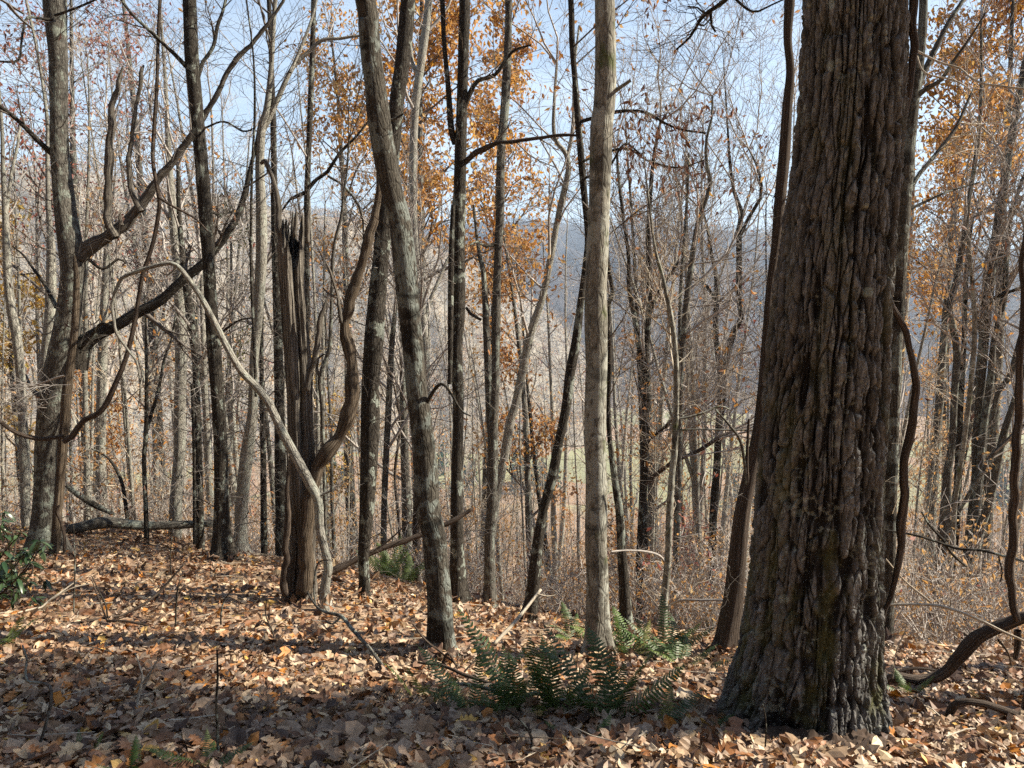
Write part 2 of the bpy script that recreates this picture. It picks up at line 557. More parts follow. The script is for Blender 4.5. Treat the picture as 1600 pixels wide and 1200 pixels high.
BK = {
    'grey':  bark_mat('bark_grey', (0.045, 0.041, 0.036), (0.135, 0.126, 0.11), (0.28, 0.268, 0.237), 0.42),
    'lich':  bark_mat('bark_lichen', (0.03, 0.026, 0.021), (0.088, 0.079, 0.065), (0.20, 0.186, 0.157), 0.55, (0.27, 0.30, 0.275), bands=0.8),
    'dark':  bark_mat('bark_dark', (0.018, 0.0155, 0.013), (0.056, 0.049, 0.041), (0.145, 0.132, 0.111), 0.30),
    'pale':  bark_mat('bark_pale', (0.13, 0.122, 0.104), (0.37, 0.356, 0.312), (0.60, 0.585, 0.525), 0.45, (0.44, 0.46, 0.40)),
    'beech': bark_mat('bark_smooth_pale', (0.06, 0.055, 0.045), (0.245, 0.232, 0.195), (0.43, 0.415, 0.36), 0.55, (0.44, 0.445, 0.39), fs=20.0, zs=0.34, bump=0.7, moss=0.25, bands=0.6, dist=0.012),  # bands: shadow across the trunk painted as darker bark
    'dead':  bark_mat('weathered_wood', (0.03, 0.025, 0.021), (0.18, 0.16, 0.136), (0.40, 0.37, 0.325), 0.0, fs=46.0, zs=0.06, bump=0.9, dist=0.02),
    'rot':   bark_mat('brown_rotten_wood', (0.035, 0.024, 0.017), (0.135, 0.105, 0.076), (0.31, 0.255, 0.195), 0.0, fs=40.0, zs=0.07, bump=0.9, dist=0.02),
    'vine':  bark_mat('vine_bark', (0.035, 0.026, 0.021), (0.10, 0.077, 0.062), (0.22, 0.175, 0.14), 0.0, fs=60.0, zs=0.05, bump=0.9, dist=0.012),
    'twig':  bark_mat('twig_bark', (0.075, 0.064, 0.056), (0.16, 0.14, 0.124), (0.28, 0.252, 0.226), 0.0, bump=0.2),
    'gtwig': bark_mat('grey_twig_bark', (0.25, 0.225, 0.205), (0.42, 0.385, 0.355), (0.58, 0.545, 0.51), 0.0, bump=0.2),
    'ptwig': bark_mat('pale_twig_bark', (0.30, 0.25, 0.19), (0.48, 0.42, 0.335), (0.63, 0.575, 0.485), 0.0, bump=0.2),
}
ORANGE = leaf_mat('orange_leaf', [(0.0, (0.30, 0.12, 0.035)), (0.35, (0.46, 0.19, 0.04)), (0.7, (0.52, 0.25, 0.05)), (1.0, (0.58, 0.34, 0.07))], 0.4)
GOLD = leaf_mat('golden_leaf', [(0.0, (0.38, 0.17, 0.04)), (0.4, (0.52, 0.25, 0.045)), (0.75, (0.60, 0.32, 0.06)), (1.0, (0.58, 0.38, 0.10))], 0.45)
YELLOW = leaf_mat('yellow_leaf', [(0.0, (0.50, 0.27, 0.04)), (0.5, (0.60, 0.38, 0.06)), (1.0, (0.55, 0.44, 0.12))], 0.4)
BROWNL = leaf_mat('brown_leaf', [(0.0, (0.13, 0.06, 0.04)), (0.5, (0.20, 0.09, 0.055)), (1.0, (0.27, 0.13, 0.07))], 0.25)
TANL = leaf_mat('tan_leaf', [(0.0, (0.46, 0.25, 0.085)), (0.4, (0.58, 0.36, 0.14)), (0.75, (0.56, 0.27, 0.065)), (1.0, (0.64, 0.46, 0.21))], 0.45)
REDL = leaf_mat('red_leaf', [(0.0, (0.26, 0.07, 0.055)), (0.5, (0.34, 0.11, 0.07)), (1.0, (0.40, 0.19, 0.12))], 0.35)
GREENL = leaf_mat('green_leaf', [(0.0, (0.10, 0.13, 0.03)), (1.0, (0.24, 0.24, 0.06))], 0.35)
LITTER = [(0.0, (0.291, 0.177, 0.100)), (0.12, (0.414, 0.279, 0.171)), (0.23, (0.179, 0.089, 0.046)), (0.34, (0.538, 0.393, 0.245)), (0.42, (0.302, 0.205, 0.137)),
          (0.52, (0.302, 0.128, 0.046)), (0.64, (0.095, 0.052, 0.033)), (0.74, (0.426, 0.302, 0.205)), (0.83, (0.605, 0.462, 0.291)), (0.885, (0.459, 0.188, 0.039)), (0.94, (0.213, 0.125, 0.076)), (0.982, (0.616, 0.365, 0.068))]
LITTERM = leaf_mat('leaf_litter', LITTER, 0.12, 'island', 0.09, 0.5)
LEAF1 = leaf_mat('fallen_leaf', LITTER, 0.12, 'object', 0.09, 0.5)
# ------------------------------------------------------------------ ground sheet, out to the horizon
def ground_material():
    m, nt, out = nodes_of('forest_floor')
    g = N(nt, 'ShaderNodeNewGeometry')
    pos = g.outputs['Position']
    vo = N(nt, 'ShaderNodeTexVoronoi'); vo.inputs['Scale'].default_value = 15.0
    nt.links.new(pos, vo.inputs['Vector'])
    sx = N(nt, 'ShaderNodeSeparateColor'); nt.links.new(vo.outputs['Color'], sx.inputs[0])
    c = ramp(nt, sx.outputs[0], LITTER, 'CONSTANT').outputs[0]
    vo2 = N(nt, 'ShaderNodeTexVoronoi', feature='DISTANCE_TO_EDGE'); vo2.inputs['Scale'].default_value = 15.0
    nt.links.new(pos, vo2.inputs['Vector'])
    edge = mrange(nt, vo2.outputs['Distance'], 0.0, 0.03)
    c = mixc(nt, edge, (0.06, 0.04, 0.03), c)
    n1 = noise(nt, pos, 0.9, 6.0)
    c = mixc(nt, mrange(nt, n1, 0.35, 0.7, 0.0, 0.6), c, (0.34, 0.24, 0.155))
    # mown fields on the valley floor
    sp = N(nt, 'ShaderNodeSeparateXYZ'); nt.links.new(pos, sp.inputs[0])
    fo = N(nt, 'ShaderNodeTexVoronoi'); fo.inputs['Scale'].default_value = 0.011
    nt.links.new(pos, fo.inputs['Vector'])
    fs = N(nt, 'ShaderNodeSeparateColor'); nt.links.new(fo.outputs['Color'], fs.inputs[0])
    fc = ramp(nt, fs.outputs[0], [(0.0, (0.27, 0.265, 0.13)), (0.3, (0.30, 0.27, 0.13)), (0.55, (0.23, 0.235, 0.12)), (0.75, (0.33, 0.31, 0.15)), (1.0, (0.22, 0.25, 0.1))], 'CONSTANT').outputs[0]
    fc = mixc(nt, noise(nt, pos, 0.05, 5.0), fc, (0.26, 0.24, 0.12))
    c = mixc(nt, mathn(nt, 'MULTIPLY', mrange(nt, sp.outputs[2], -134.0, -129.0, 1.0, 0.0), mathn(nt, 'LESS_THAN', fs.outputs[1], 0.55)), c, fc)
    h = mathn(nt, 'ADD', sx.outputs[1], noise(nt, pos, 40.0, 4.0))
    bp = N(nt, 'ShaderNodeBump'); bp.inputs['Strength'].default_value = 0.7; bp.inputs['Distance'].default_value = 0.03
    nt.links.new(h, bp.inputs['Height'])
    b = N(nt, 'ShaderNodeBsdfPrincipled'); b.inputs['Roughness'].default_value = 0.9
    nt.links.new(c, b.inputs['Base Color']); nt.links.new(bp.outputs[0], b.inputs['Normal'])
    nt.links.new(b.outputs[0], out.inputs['Surface'])
    return m

def polar_sheet(name, az, rr, zf, mat):
    A, R = np.meshgrid(az, rr)
    X, Y = R * np.sin(A), R * np.cos(A)
    Z = zf(X, Y, A, R)
    na, nr = len(az), len(rr)
    V = np.stack([X, Y, Z], -1).reshape(-1, 3)
    i = (np.arange(nr - 1)[:, None] * na + np.arange(na - 1)[None]).reshape(-1)
    Q = np.stack([i, i + 1, i + na + 1, i + na], -1)[:, ::-1]
    return V, Q

GROUND_R = 6000.0
_az = np.concatenate([np.linspace(-math.pi, -0.8, 60, endpoint=False), np.linspace(-0.8, 0.8, 230, endpoint=False), np.linspace(0.8, math.pi, 61)])
_rr = np.concatenate([[0.02, 0.5, 1.0], np.geomspace(1.4, 18, 150, endpoint=False), np.geomspace(18, GROUND_R, 130)])
V, Q = polar_sheet('ground', _az, _rr, lambda X, Y, A, R: ground_z(X, Y), None)
ground = link('ground', mesh_arrays('ground', V, quads=Q, mats=(ground_material(),)), kind='structure')

# ------------------------------------------------------------------ wooded mountains across the valley
def mountain_material(name, c1, c2, c3):
    m, nt, out = nodes_of(name)
    pos = N(nt, 'ShaderNodeNewGeometry').outputs['Position']
    n1 = noise(nt, pos, 0.0045, 5.0); n2 = noise(nt, pos, 0.09, 4.0)
    c = ramp(nt, n1, [(0.3, c1), (0.5, c2), (0.72, c3)]).outputs[0]
    c = mixc(nt, mrange(nt, n2, 0.35, 0.7, 0, 0.6), c, tuple(x * 0.6 for x in c1))
    b = N(nt, 'ShaderNodeBsdfPrincipled'); b.inputs['Roughness'].default_value = 1.0
    b.inputs['Specular IOR Level'].default_value = 0.0
    nt.links.new(c, b.inputs['Base Color']); nt.links.new(b.outputs[0], out.inputs['Surface'])
    return m

def ridge_h(px, py, dist):
    """Height above the eye of a skyline point seen at a pixel, for a ridge at this distance."""
    p = at(px, py, 1000.0)
    return math.atan2(p[0], p[1]), (p[2] - EYE[2]) / math.hypot(p[0], p[1]) * dist

def mountain(name, dist, r0, r1, sky, mat, seed, amp):
    rid = sorted(ridge_h(x, y, dist) for x, y in sky)
    aa = np.array([a for a, _ in rid]); hh = np.array([h for _, h in rid])
    az = np.linspace(-0.95, 0.95, 420)
    rr = np.concatenate([np.linspace(r0, dist, 80, endpoint=False), np.linspace(dist, r1, 24)])
    def zf(X, Y, A, R):
        H = np.interp(A, aa, hh)
        t = np.where(R < dist, sstep(r0, dist, R) * 0.55 + 0.45 * np.clip((R - r0) / (dist - r0), 0, 1), 1 - 0.8 * sstep(dist, r1, R))
        z0 = -150.0
        spur = fbm(A * 16 + R / 900.0, R / 700.0, oct=4, seed=seed)
        return EYE[2] + z0 + (H - z0) * t + amp * spur * np.sin(np.pi * np.clip((R - r0) / (dist - r0), 0, 1)) + 1.5 * fbm(X / 14, Y / 14, oct=2, seed=seed + 9) * (t > 0.02)
    V, Q = polar_sheet(name, az, rr, zf, mat)
    return link(name, mesh_arrays(name, V, quads=Q, mats=(mat,)), kind='structure'), (aa, hh, zf)

MT1 = mountain_material('bare_forest_slope', (0.27, 0.245, 0.205), (0.32, 0.28, 0.22), (0.37, 0.275, 0.165))
MT2 = mountain_material('far_forest_slope', (0.07, 0.062, 0.062), (0.10, 0.085, 0.08), (0.125, 0.098, 0.082))
_, MA = mountain('hill', 1500, 640, 2000, [(-900, 300), (-300, 262), (-100, 275), (15, 266), (60, 257), (110, 262), (210, 283), (330, 300), (390, 316), (480, 334), (600, 352), (760, 420), (900, 520), (1100, 600), (1700, 640), (2600, 640)], MT1, 21, 22)
_, MB_ = mountain('distant_mountain', 3300, 900, 4300, [(-900, 330), (300, 340), (480, 335), (560, 346), (700, 352), (840, 345), (905, 352), (960, 355), (1030, 349), (1110, 357), (1200, 366), (1300, 375), (1420, 396), (1480, 394), (1530, 388), (1600, 397), (1800, 370), (2600, 350)], MT2, 33, 40)

# ------------------------------------------------------------------ scattered stuff: one object, its prototypes and points inside its own mesh
def scatter(name, protos, pts, scl, rz, pick, mats, kind='stuff'):
    """protos: list of (V, quads, tris, bark, material indices); instances at pts. One mesh object with a geometry-nodes modifier."""
    Vs, Qs, Ts, Bs, MQ, MT, var = [], [], [], [], [], [], []
    off = 0
    for k, (V, Qd, T, Bk, mq, mt) in enumerate(protos):
        Vs.append(V); Qs.append(np.asarray(Qd, int).reshape(-1, 4) + off); Ts.append(np.asarray(T, int).reshape(-1, 3) + off)
        Bs.append(Bk if Bk is not None else np.zeros((len(V), 3)))
        MQ.append(np.full(len(Qs[-1]), 0) if mq is None else mq); MT.append(np.full(len(Ts[-1]), 0) if mt is None else mt)
        var.append(np.full(len(V), k)); off += len(V)
    n = len(pts)
    V = np.concatenate(Vs + [pts]); var = np.concatenate(var + [np.full(n, -1)])
    B = np.concatenate(Bs + [np.zeros((n, 3))])
    me = mesh_arrays(name, V, np.concatenate(Qs), np.concatenate(Ts), bark=B, mats=mats, mi=np.concatenate(MQ + MT), smooth=False)
    def add(nm, tp, arr):
        a = me.attributes.new(nm, tp, 'POINT'); a.data.foreach_set('value', arr)
    z = np.zeros(off)
    add('variant', 'INT', var.astype(np.int32))
    add('scl', 'FLOAT', np.concatenate([z, scl]).astype(np.float32))
    add('rz', 'FLOAT', np.concatenate([z, rz]).astype(np.float32))
    add('pick', 'INT', np.concatenate([z, pick]).astype(np.int32))
    o = link(name, me, kind=kind)
    ng = bpy.data.node_groups.new(name + '_scatter', 'GeometryNodeTree')
    ng.interface.new_socket('Geometry', in_out='INPUT', socket_type='NodeSocketGeometry')
    ng.interface.new_socket('Geometry', in_out='OUTPUT', socket_type='NodeSocketGeometry')
    gi = ng.nodes.new('NodeGroupInput'); go = ng.nodes.new('NodeGroupOutput')
    def attr(nm, tp):
        a = ng.nodes.new('GeometryNodeInputNamedAttribute'); a.data_type = tp; a.inputs['Name'].default_value = nm
        return a.outputs['Attribute']
    va = attr('variant', 'INT')
    def sep(val):
        c = ng.nodes.new('FunctionNodeCompare'); c.data_type = 'INT'; c.operation = 'EQUAL'
        ins = [s for s in c.inputs if s.type == 'INT']
        ng.links.new(va, ins[0]); ins[1].default_value = val
        s = ng.nodes.new('GeometryNodeSeparateGeometry'); s.domain = 'POINT'
        ng.links.new(gi.outputs[0], s.inputs['Geometry']); ng.links.new(c.outputs[0], s.inputs['Selection'])
        return s.outputs['Selection']
    jn = ng.nodes.new('GeometryNodeJoinGeometry')
    for k in reversed(range(len(protos))):
        ti = ng.nodes.new('GeometryNodeGeometryToInstance')
        ng.links.new(sep(k), ti.inputs[0]); ng.links.new(ti.outputs[0], jn.inputs[0])
    iop = ng.nodes.new('GeometryNodeInstanceOnPoints')
    ng.links.new(sep(-1), iop.inputs['Points']); ng.links.new(jn.outputs[0], iop.inputs['Instance'])
    iop.inputs['Pick Instance'].default_value = True
    ng.links.new(attr('pick', 'INT'), iop.inputs['Instance Index'])
    cx = ng.nodes.new('ShaderNodeCombineXYZ'); ng.links.new(attr('rz', 'FLOAT'), cx.inputs[2])
    er = ng.nodes.new('FunctionNodeEulerToRotation'); ng.links.new(cx.outputs[0], er.inputs[0])
    ng.links.new(er.outputs[0], iop.inputs['Rotation'])
    ng.links.new(attr('scl', 'FLOAT'), iop.inputs['Scale'])
    ng.links.new(iop.outputs[0], go.inputs[0])
    md = o.modifiers.new('scatter', 'NODES'); md.node_group = ng
    return o

def obj_random_mat(name, stops, trans=0.0):
    m, nt, out = nodes_of(name)
    r = N(nt, 'ShaderNodeObjectInfo').outputs['Random']
    c = ramp(nt, r, stops, 'CONSTANT').outputs[0]
    b = N(nt, 'ShaderNodeBsdfPrincipled'); b.inputs['Roughness'].default_value = 1.0; b.inputs['Specular IOR Level'].default_value = 0.0
    nt.links.new(c, b.inputs['Base Color']); nt.links.new(b.outputs[0], out.inputs['Surface'])
    return m

def puff(rs, n=15):
    """A far tree, unit height: stem and loose sprays."""
    a = rs.uniform(0, 2 * math.pi, n); h = 0.3 + 0.7 * rs.beta(2.0, 1.6, n)
    R = 0.30 * np.sqrt(rs.random(n)) * np.sin(np.pi * np.clip((h - 0.2) / 0.85, 0, 1)) ** 0.6
    c = np.stack([R * np.cos(a), R * np.sin(a), h], 1)
    V, T = leaf_mesh_arrays(c, 0.17, rs, droop=-0.9, narrow=0.24)
    sv = np.array([(-.015, 0, -.05), (.015, 0, -.05), (0, 0, .75), (0, -.015, -.05), (0, .015, -.05), (0, 0, .75)])
    T = np.concatenate([T, np.array([[0, 1, 2], [3, 4, 5]]) + len(V)])
    return np.concatenate([V, sv]), [], T, None, None, None

def cone_puff(rs, n=40):
    h = rs.random(n) ** 0.8; a = rs.uniform(0, 6.28, n)
    R = 0.2 * (1 - h) + 0.01
    V, T = leaf_mesh_arrays(np.stack([R * np.cos(a) * .8, R * np.sin(a) * .8, h], 1), 0.17, rs, droop=0.5, narrow=0.4)
    return V, [], T, None, None, None

rs = np.random.default_rng(5)
FARM = obj_random_mat('far_bare_crowns', [(0.0, (0.30, 0.27, 0.235)), (0.2, (0.37, 0.325, 0.265)), (0.38, (0.31, 0.29, 0.27)), (0.54, (0.44, 0.36, 0.26)), (0.70, (0.42, 0.26, 0.13)), (0.83, (0.48, 0.28, 0.11)), (0.93, (0.30, 0.12, 0.09)), (0.97, (0.11, 0.13, 0.065))])
FARM2 = obj_random_mat('distant_bare_crowns', [(0.0, (0.10, 0.085, 0.082)), (0.25, (0.13, 0.105, 0.095)), (0.5, (0.11, 0.093, 0.092)), (0.72, (0.16, 0.122, 0.10)), (0.89, (0.19, 0.11, 0.07)), (0.95, (0.055, 0.066, 0.04))])
# the near hill's wood
M = 15000
A = rs.uniform(-0.72, 0.75, M); R = rs.uniform(660, 1530, M) 
X, Y = R * np.sin(A), R * np.cos(A)
Z = MA[2](X, Y, A, R)
keep = Z > -143
scatter('hillside_forest', [puff(rs) for _ in range(5)], np.stack([X, Y, Z], 1)[keep], rs.uniform(11, 19, M)[keep], rs.uniform(0, 6.28, M)[keep], rs.integers(0, 5, M)[keep], (FARM,))
M = 17000
A = rs.uniform(-0.72, 0.75, M); R = 950 + 2400 * rs.random(M)
X, Y = R * np.sin(A), R * np.cos(A)
Z = MB_[2](X, Y, A, R)
z1 = np.where(R < 1990, MA[2](X, Y, A, R), -999)
keep = (Z > -141) & (z1 < Z + 4)
scatter('mountain_forest', [puff(rs, 13) for _ in range(4)], np.stack([X, Y, Z], 1)[keep], rs.uniform(13, 24, M)[keep], rs.uniform(0, 6.28, M)[keep], rs.integers(0, 4, M)[keep], (FARM2,))

# ------------------------------------------------------------------ white farm building far down in the valley
def box_arrays(x0, x1, y0, y1, z0, z1):
    v = np.array([(x, y, z) for z in (z0, z1) for y in (y0, y1) for x in (x0, x1)], float)
    q = np.array([(0, 2, 3, 1), (4, 5, 7, 6), (0, 1, 5, 4), (2, 6, 7, 3), (0, 4, 6, 2), (1, 3, 7, 5)])
    return v, q
bp_ = at(1108, 636, 640)
bz = gz(bp_[0], bp_[1])
bp_ = at(1108, 636, 640 * (bz - EYE[2]) / (bp_[2] - EYE[2]))
bz = gz(bp_[0], bp_[1])
farm = thing('farm_building', 'long white gabled farm building on the green fields far down in the valley', 'building', (bp_[0], bp_[1], bz))
WHITE = flat_mat('white_painted_boards', (0.78, 0.78, 0.76), 0.7, 0.05)
ROOF = flat_mat('grey_metal_roof', (0.50, 0.51, 0.53), 0.4, 0.08)
DARKG = flat_mat('dark_window_glass', (0.04, 0.05, 0.06), 0.2, 0.2)
v, q = box_arrays(-9, 9, -3, 3, -1, 3.6)
link('wall', mesh_arrays('wall', v, quads=q, mats=(WHITE,), smooth=False), farm)
for k in range(4):
    x0 = -9 + 4.5 * k
    v = np.array([(x0, -3.2, 3.55), (x0 + 4.5, -3.2, 3.55), (x0 + 4.5, 3.2, 3.55), (x0, 3.2, 3.55), (x0 + 2.25, -3.2, 6.2), (x0 + 2.25, 3.2, 6.2)])
    link('gable', mesh_arrays('gable', v, quads=[(0, 1, 2, 3), (1, 4, 5, 2), (0, 3, 5, 4)], tris=[(0, 4, 1), (2, 5, 3)], mats=(WHITE,), smooth=False), farm)
    v, q = box_arrays(x0 + 1.5, x0 + 3.0, -3.04, -2.9, 0.9, 2.4)
    link('window', mesh_arrays('window', v, quads=q, mats=(DARKG,), smooth=False), farm)

# ------------------------------------------------------------------ haze over the valley: one closed box of thin air
v, q = box_arrays(-6200, 6200, -6200, 6200, -170, 560)
hm = bpy.data.materials.new('haze'); hm.use_nodes = True
hm.node_tree.nodes.clear()
ho = hm.node_tree.nodes.new('ShaderNodeOutputMaterial')
hv = hm.node_tree.nodes.new('ShaderNodeVolumePrincipled')
hv.inputs['Color'].default_value = (0.58, 0.76, 1.0, 1)
hv.inputs['Density'].default_value = 1.9e-4
hv.inputs['Anisotropy'].default_value = 0.1
hm.node_tree.links.new(hv.outputs[0], ho.inputs['Volume'])
link('haze', mesh_arrays('haze', v, quads=q[:, ::-1] if False else q, mats=(hm,), smooth=False), kind='stuff')
# ------------------------------------------------------------------ traced trees: stems seen in the photograph, each at its own distance
def path3(path, Y, dY=0.0, wscale=1.0):
    """(px, py, width px) rows -> world (x, y, z, radius)."""
    out = []
    n = len(path)
    for i, (px, py, w) in enumerate(path):
        y = Y + dY * i / max(1, n - 1)
        p = at(px, py, y)
        ob = math.cos(math.atan((px - 800.0) / FPX))          # off-axis things look wider
        out.append((*p, 0.5 * w * mpp(py, y) * wscale * ob))
    return np.array(out)

def to_ground(P, flare=1.25, sink=0.12):
    """Carry a stem straight on down to the ground below its lowest traced point."""
    b = P[0].copy()
    z = gz(b[0], b[1])
    if b[2] > z + 0.05:
        d = P[1, :3] - P[0, :3]
        k = (z - sink - b[2]) / max(0.2, d[2])
        k = max(k, -3.0) * 0.5
        q = np.array((b[0] + d[0] * k * 0.6, b[1] + d[1] * k * 0.6, z - sink, b[3] * flare))
        mid = 0.5 * (q + b); mid[3] = b[3] * 1.04
        return np.vstack([q, mid, P])
    P = P.copy(); P[0, 2] = min(P[0, 2], z) - sink
    P[0, 3] *= 1.08
    return P

def extend(P, L, rs, shrink=0.6):
    """Let a stem that leaves the picture grow on upwards."""
    d = P[-1, :3] - P[-2, :3]
    d = d / np.linalg.norm(d)
    out = [P]
    p = P[-1].copy()
    n = max(2, int(L / 1.0))
    for i in range(1, n + 1):
        d = d + rs.normal(0, 0.05, 3); d[2] += 0.05; d /= np.linalg.norm(d)
        p = p.copy(); p[:3] += d * L / n; p[3] = P[-1, 3] * (1 - (1 - 0.2) * i / n) if shrink else P[-1, 3]
        out.append(p[None])
    return np.vstack(out)

def sub_at(P, t):
    f = t * (len(P) - 1); i = min(len(P) - 2, int(f)); g = f - i
    q = P[i] * (1 - g) + P[i + 1] * g
    d = P[i + 1, :3] - P[i, :3]
    return q, d / max(1e-6, np.linalg.norm(d))

def kink(S, bark):
    """Small knots and bends in old vines and dead limbs."""
    if bark not in ('vine', 'rot', 'dead') or len(S) < 5:
        return S
    L = np.concatenate([[0], np.cumsum(np.linalg.norm(np.diff(S[:, :3], axis=0), axis=1))])
    o = S[0, 0] * 17.0
    S = S.copy()
    amp = np.minimum(S[:, 3] * 0.55, 0.016)
    for a in range(3):
        S[:, a] += amp * fbm(L * 5.5 + o, L * 0 + a * 9.7, oct=3, seed=41) * (0.6 if a == 2 else 1.0)
    S[:, 3] *= 1 + 0.12 * vnoise(L * 9 + o, L * 0, seed=43) + 0.25 * np.clip(vnoise(L * 3.1 + o, L * 0, seed=44) - .45, 0, 1)
    return S

def thin_limit(Y):
    return 0.00028 * Y

def foliage_part(pos, mat, size, rs, root, droop=0.6, spread=0.12, narrow=0.3, name='foliage'):
    pos = np.asarray(pos) + rs.normal(0, spread, (len(pos), 3))
    V, T = leaf_mesh_arrays(pos, size, rs, droop, narrow)
    return link(name, mesh_arrays(name, V - np.array(root.location), tris=T, mats=(mat,), smooth=False), root, kind='stuff')

def tree(name, label, cat, Y, path, bark='grey', branches=(), ext=0.0, crown=None, twigs=None, leaves=None, seed=1, sides=14, rough=0.06,
         group=None, dY=0.0, flare=1.2, sink=0.12, step=None, stems=(), cap=False, grounded=True, twig_mat=None):
    """path: base to top in photograph pixels. branches/stems: (path, dY, bark or None). crown: (n, length, level) sprays on the upper stem;
    twigs: (n, length, level, lowest row, top row) thin shoots on the traced stem."""
    rs = np.random.default_rng(seed)
    P = path3(path, Y, dY)
    if grounded:
        P = to_ground(P, flare, sink)
    top_traced = len(P)
    if ext:
        P = extend(P, ext, rs)
    step = step or max(0.05, 0.012 * Y)
    S = catmull(P, step)
    org = np.array((P[0, 0], P[0, 1], gz(P[0, 0], P[0, 1])))
    root = thing(name, label, cat, org, group)
    mb = MB(); mb.tube(S, sides, rough, 7.0, cap, root=0.95 if (grounded and Y < 12 and not cap) else 0.0)
    BASES.append((org[0], org[1], P[1, 3]))
    link('trunk', mb.mesh('trunk', BK[bark], org), root)
    rmin = thin_limit(Y)
    tw = MB()
    lim = []
    for st in stems:
        p2, d2, bk = st[:3]
        P2 = path3(p2, Y + (st[3] if len(st) > 3 else 0), d2)
        if len(st) > 4 and st[4]:
            P2 = extend(P2, st[4], rs)
        S2 = catmull(P2, step)
        m2 = MB(); m2.tube(S2, max(6, sides - 4), rough, 7.0, len(st) > 5)
        link('stem', m2.mesh('stem', BK[bk or bark], org), root)
        lim.append(S2)
    for br in branches:
        p2, d2, bk = br[:3]
        P2 = path3(p2, Y + (br[3] if len(br) > 3 else 0), d2)
        S2 = kink(catmull(P2, step), bk)
        m2 = MB(); m2.tube(S2, max(6, sides - 6), rough * (2.2 if bk in ('dead', 'vine', 'rot') else 1.1), 9.0)
        link('branch', m2.mesh('branch', BK[bk or bark], org), root)
        lim.append(S2)
        if len(br) > 4 and br[4]:                             # side shoots on a limb: (n, length, level)
            n, L, lv = br[4]
            for k in range(n):
                q, d = sub_at(S2, 0.25 + 0.75 * (k + rs.random()) / n)
                pe = rnd_perp(d, rs); a = rs.uniform(0.5, 1.1)
                grow(tw, q[:3], d * math.cos(a) + pe * math.sin(a), L * rs.uniform(.5, 1.2), max(rmin, q[3] * 0.5), lv, rs, rmin=rmin, up=0.05, wig=0.2)
    if crown:
        n, L, lv = crown[:3]; t0 = crown[3] if len(crown) > 3 else 0.45
        allS = [S] + [s for s in lim if len(s) > 2 and len(crown) > 4]
        for Sx in allS:
            for k in range(n):
                t = t0 + (1 - t0) * (k + rs.random()) / n
                q, d = sub_at(Sx, t)
                pe = rnd_perp(np.array((0, 0, 1.0)), rs); a = rs.uniform(0.45, 0.95)
                nd = d * math.cos(a) + pe * math.sin(a)
                grow(tw, q[:3], nd, L * rs.uniform(.6, 1.2) * (1.15 - 0.5 * (t - t0) / (1 - t0)), max(rmin, q[3] * rs.uniform(.3, .5)), lv, rs, rmin=rmin, up=0.10, wig=0.18, kids=(5, 6))
            q, d = sub_at(Sx, 1.0)
            for k in range(3):
                nd = d + 0.45 * rs.normal(size=3); nd /= np.linalg.norm(nd)
                grow(tw, q[:3], nd, L * 0.9, max(rmin, q[3] * .8), lv, rs, rmin=rmin, up=0.1, wig=0.16)
    if twigs:
        n, L, lv, lo, hi = twigs
        Pt = S
        py_of = lambda z: z
        zlo, zhi = at(800, lo, Y)[2], at(800, hi, Y)[2]
        cand = Pt[(Pt[:, 2] > zlo) & (Pt[:, 2] < zhi)]
        for k in range(n if len(cand) > 2 else 0):
            q = cand[rs.integers(len(cand))]
            a = rs.uniform(0, 2 * math.pi)
            nd = np.array((math.cos(a), math.sin(a) * 0.6, rs.uniform(-0.05, 0.75))); nd /= np.linalg.norm(nd)
            grow(tw, q[:3] + nd * q[3] * 0.7, nd, L * rs.uniform(.4, 1.3), rmin * rs.uniform(1.2, 2.6), lv, rs, rmin=rmin, up=0.06, wig=0.24, kids=(4, 6))
    if tw.t:
        link('crown', tw.mesh('crown', BK[twig_mat or ('gtwig' if Y > 9.5 else 'twig')], org), root, kind='stuff')  # farther crowns get paler twigs, sunlight put into their colour
    if leaves and tw.tips:
        mat, size, per, frac = leaves
        tips = np.array(tw.tips)
        tips = tips[rs.random(len(tips)) < frac]
        if len(tips):
            foliage_part(np.repeat(tips, per, axis=0), mat, size, rs, root, 1.6 if mat is BROWNL else .6, .09, .17 if mat is BROWNL else .24)
    return root, S, tw, org

BASES = []
TK = 'trees on the slope near the camera'

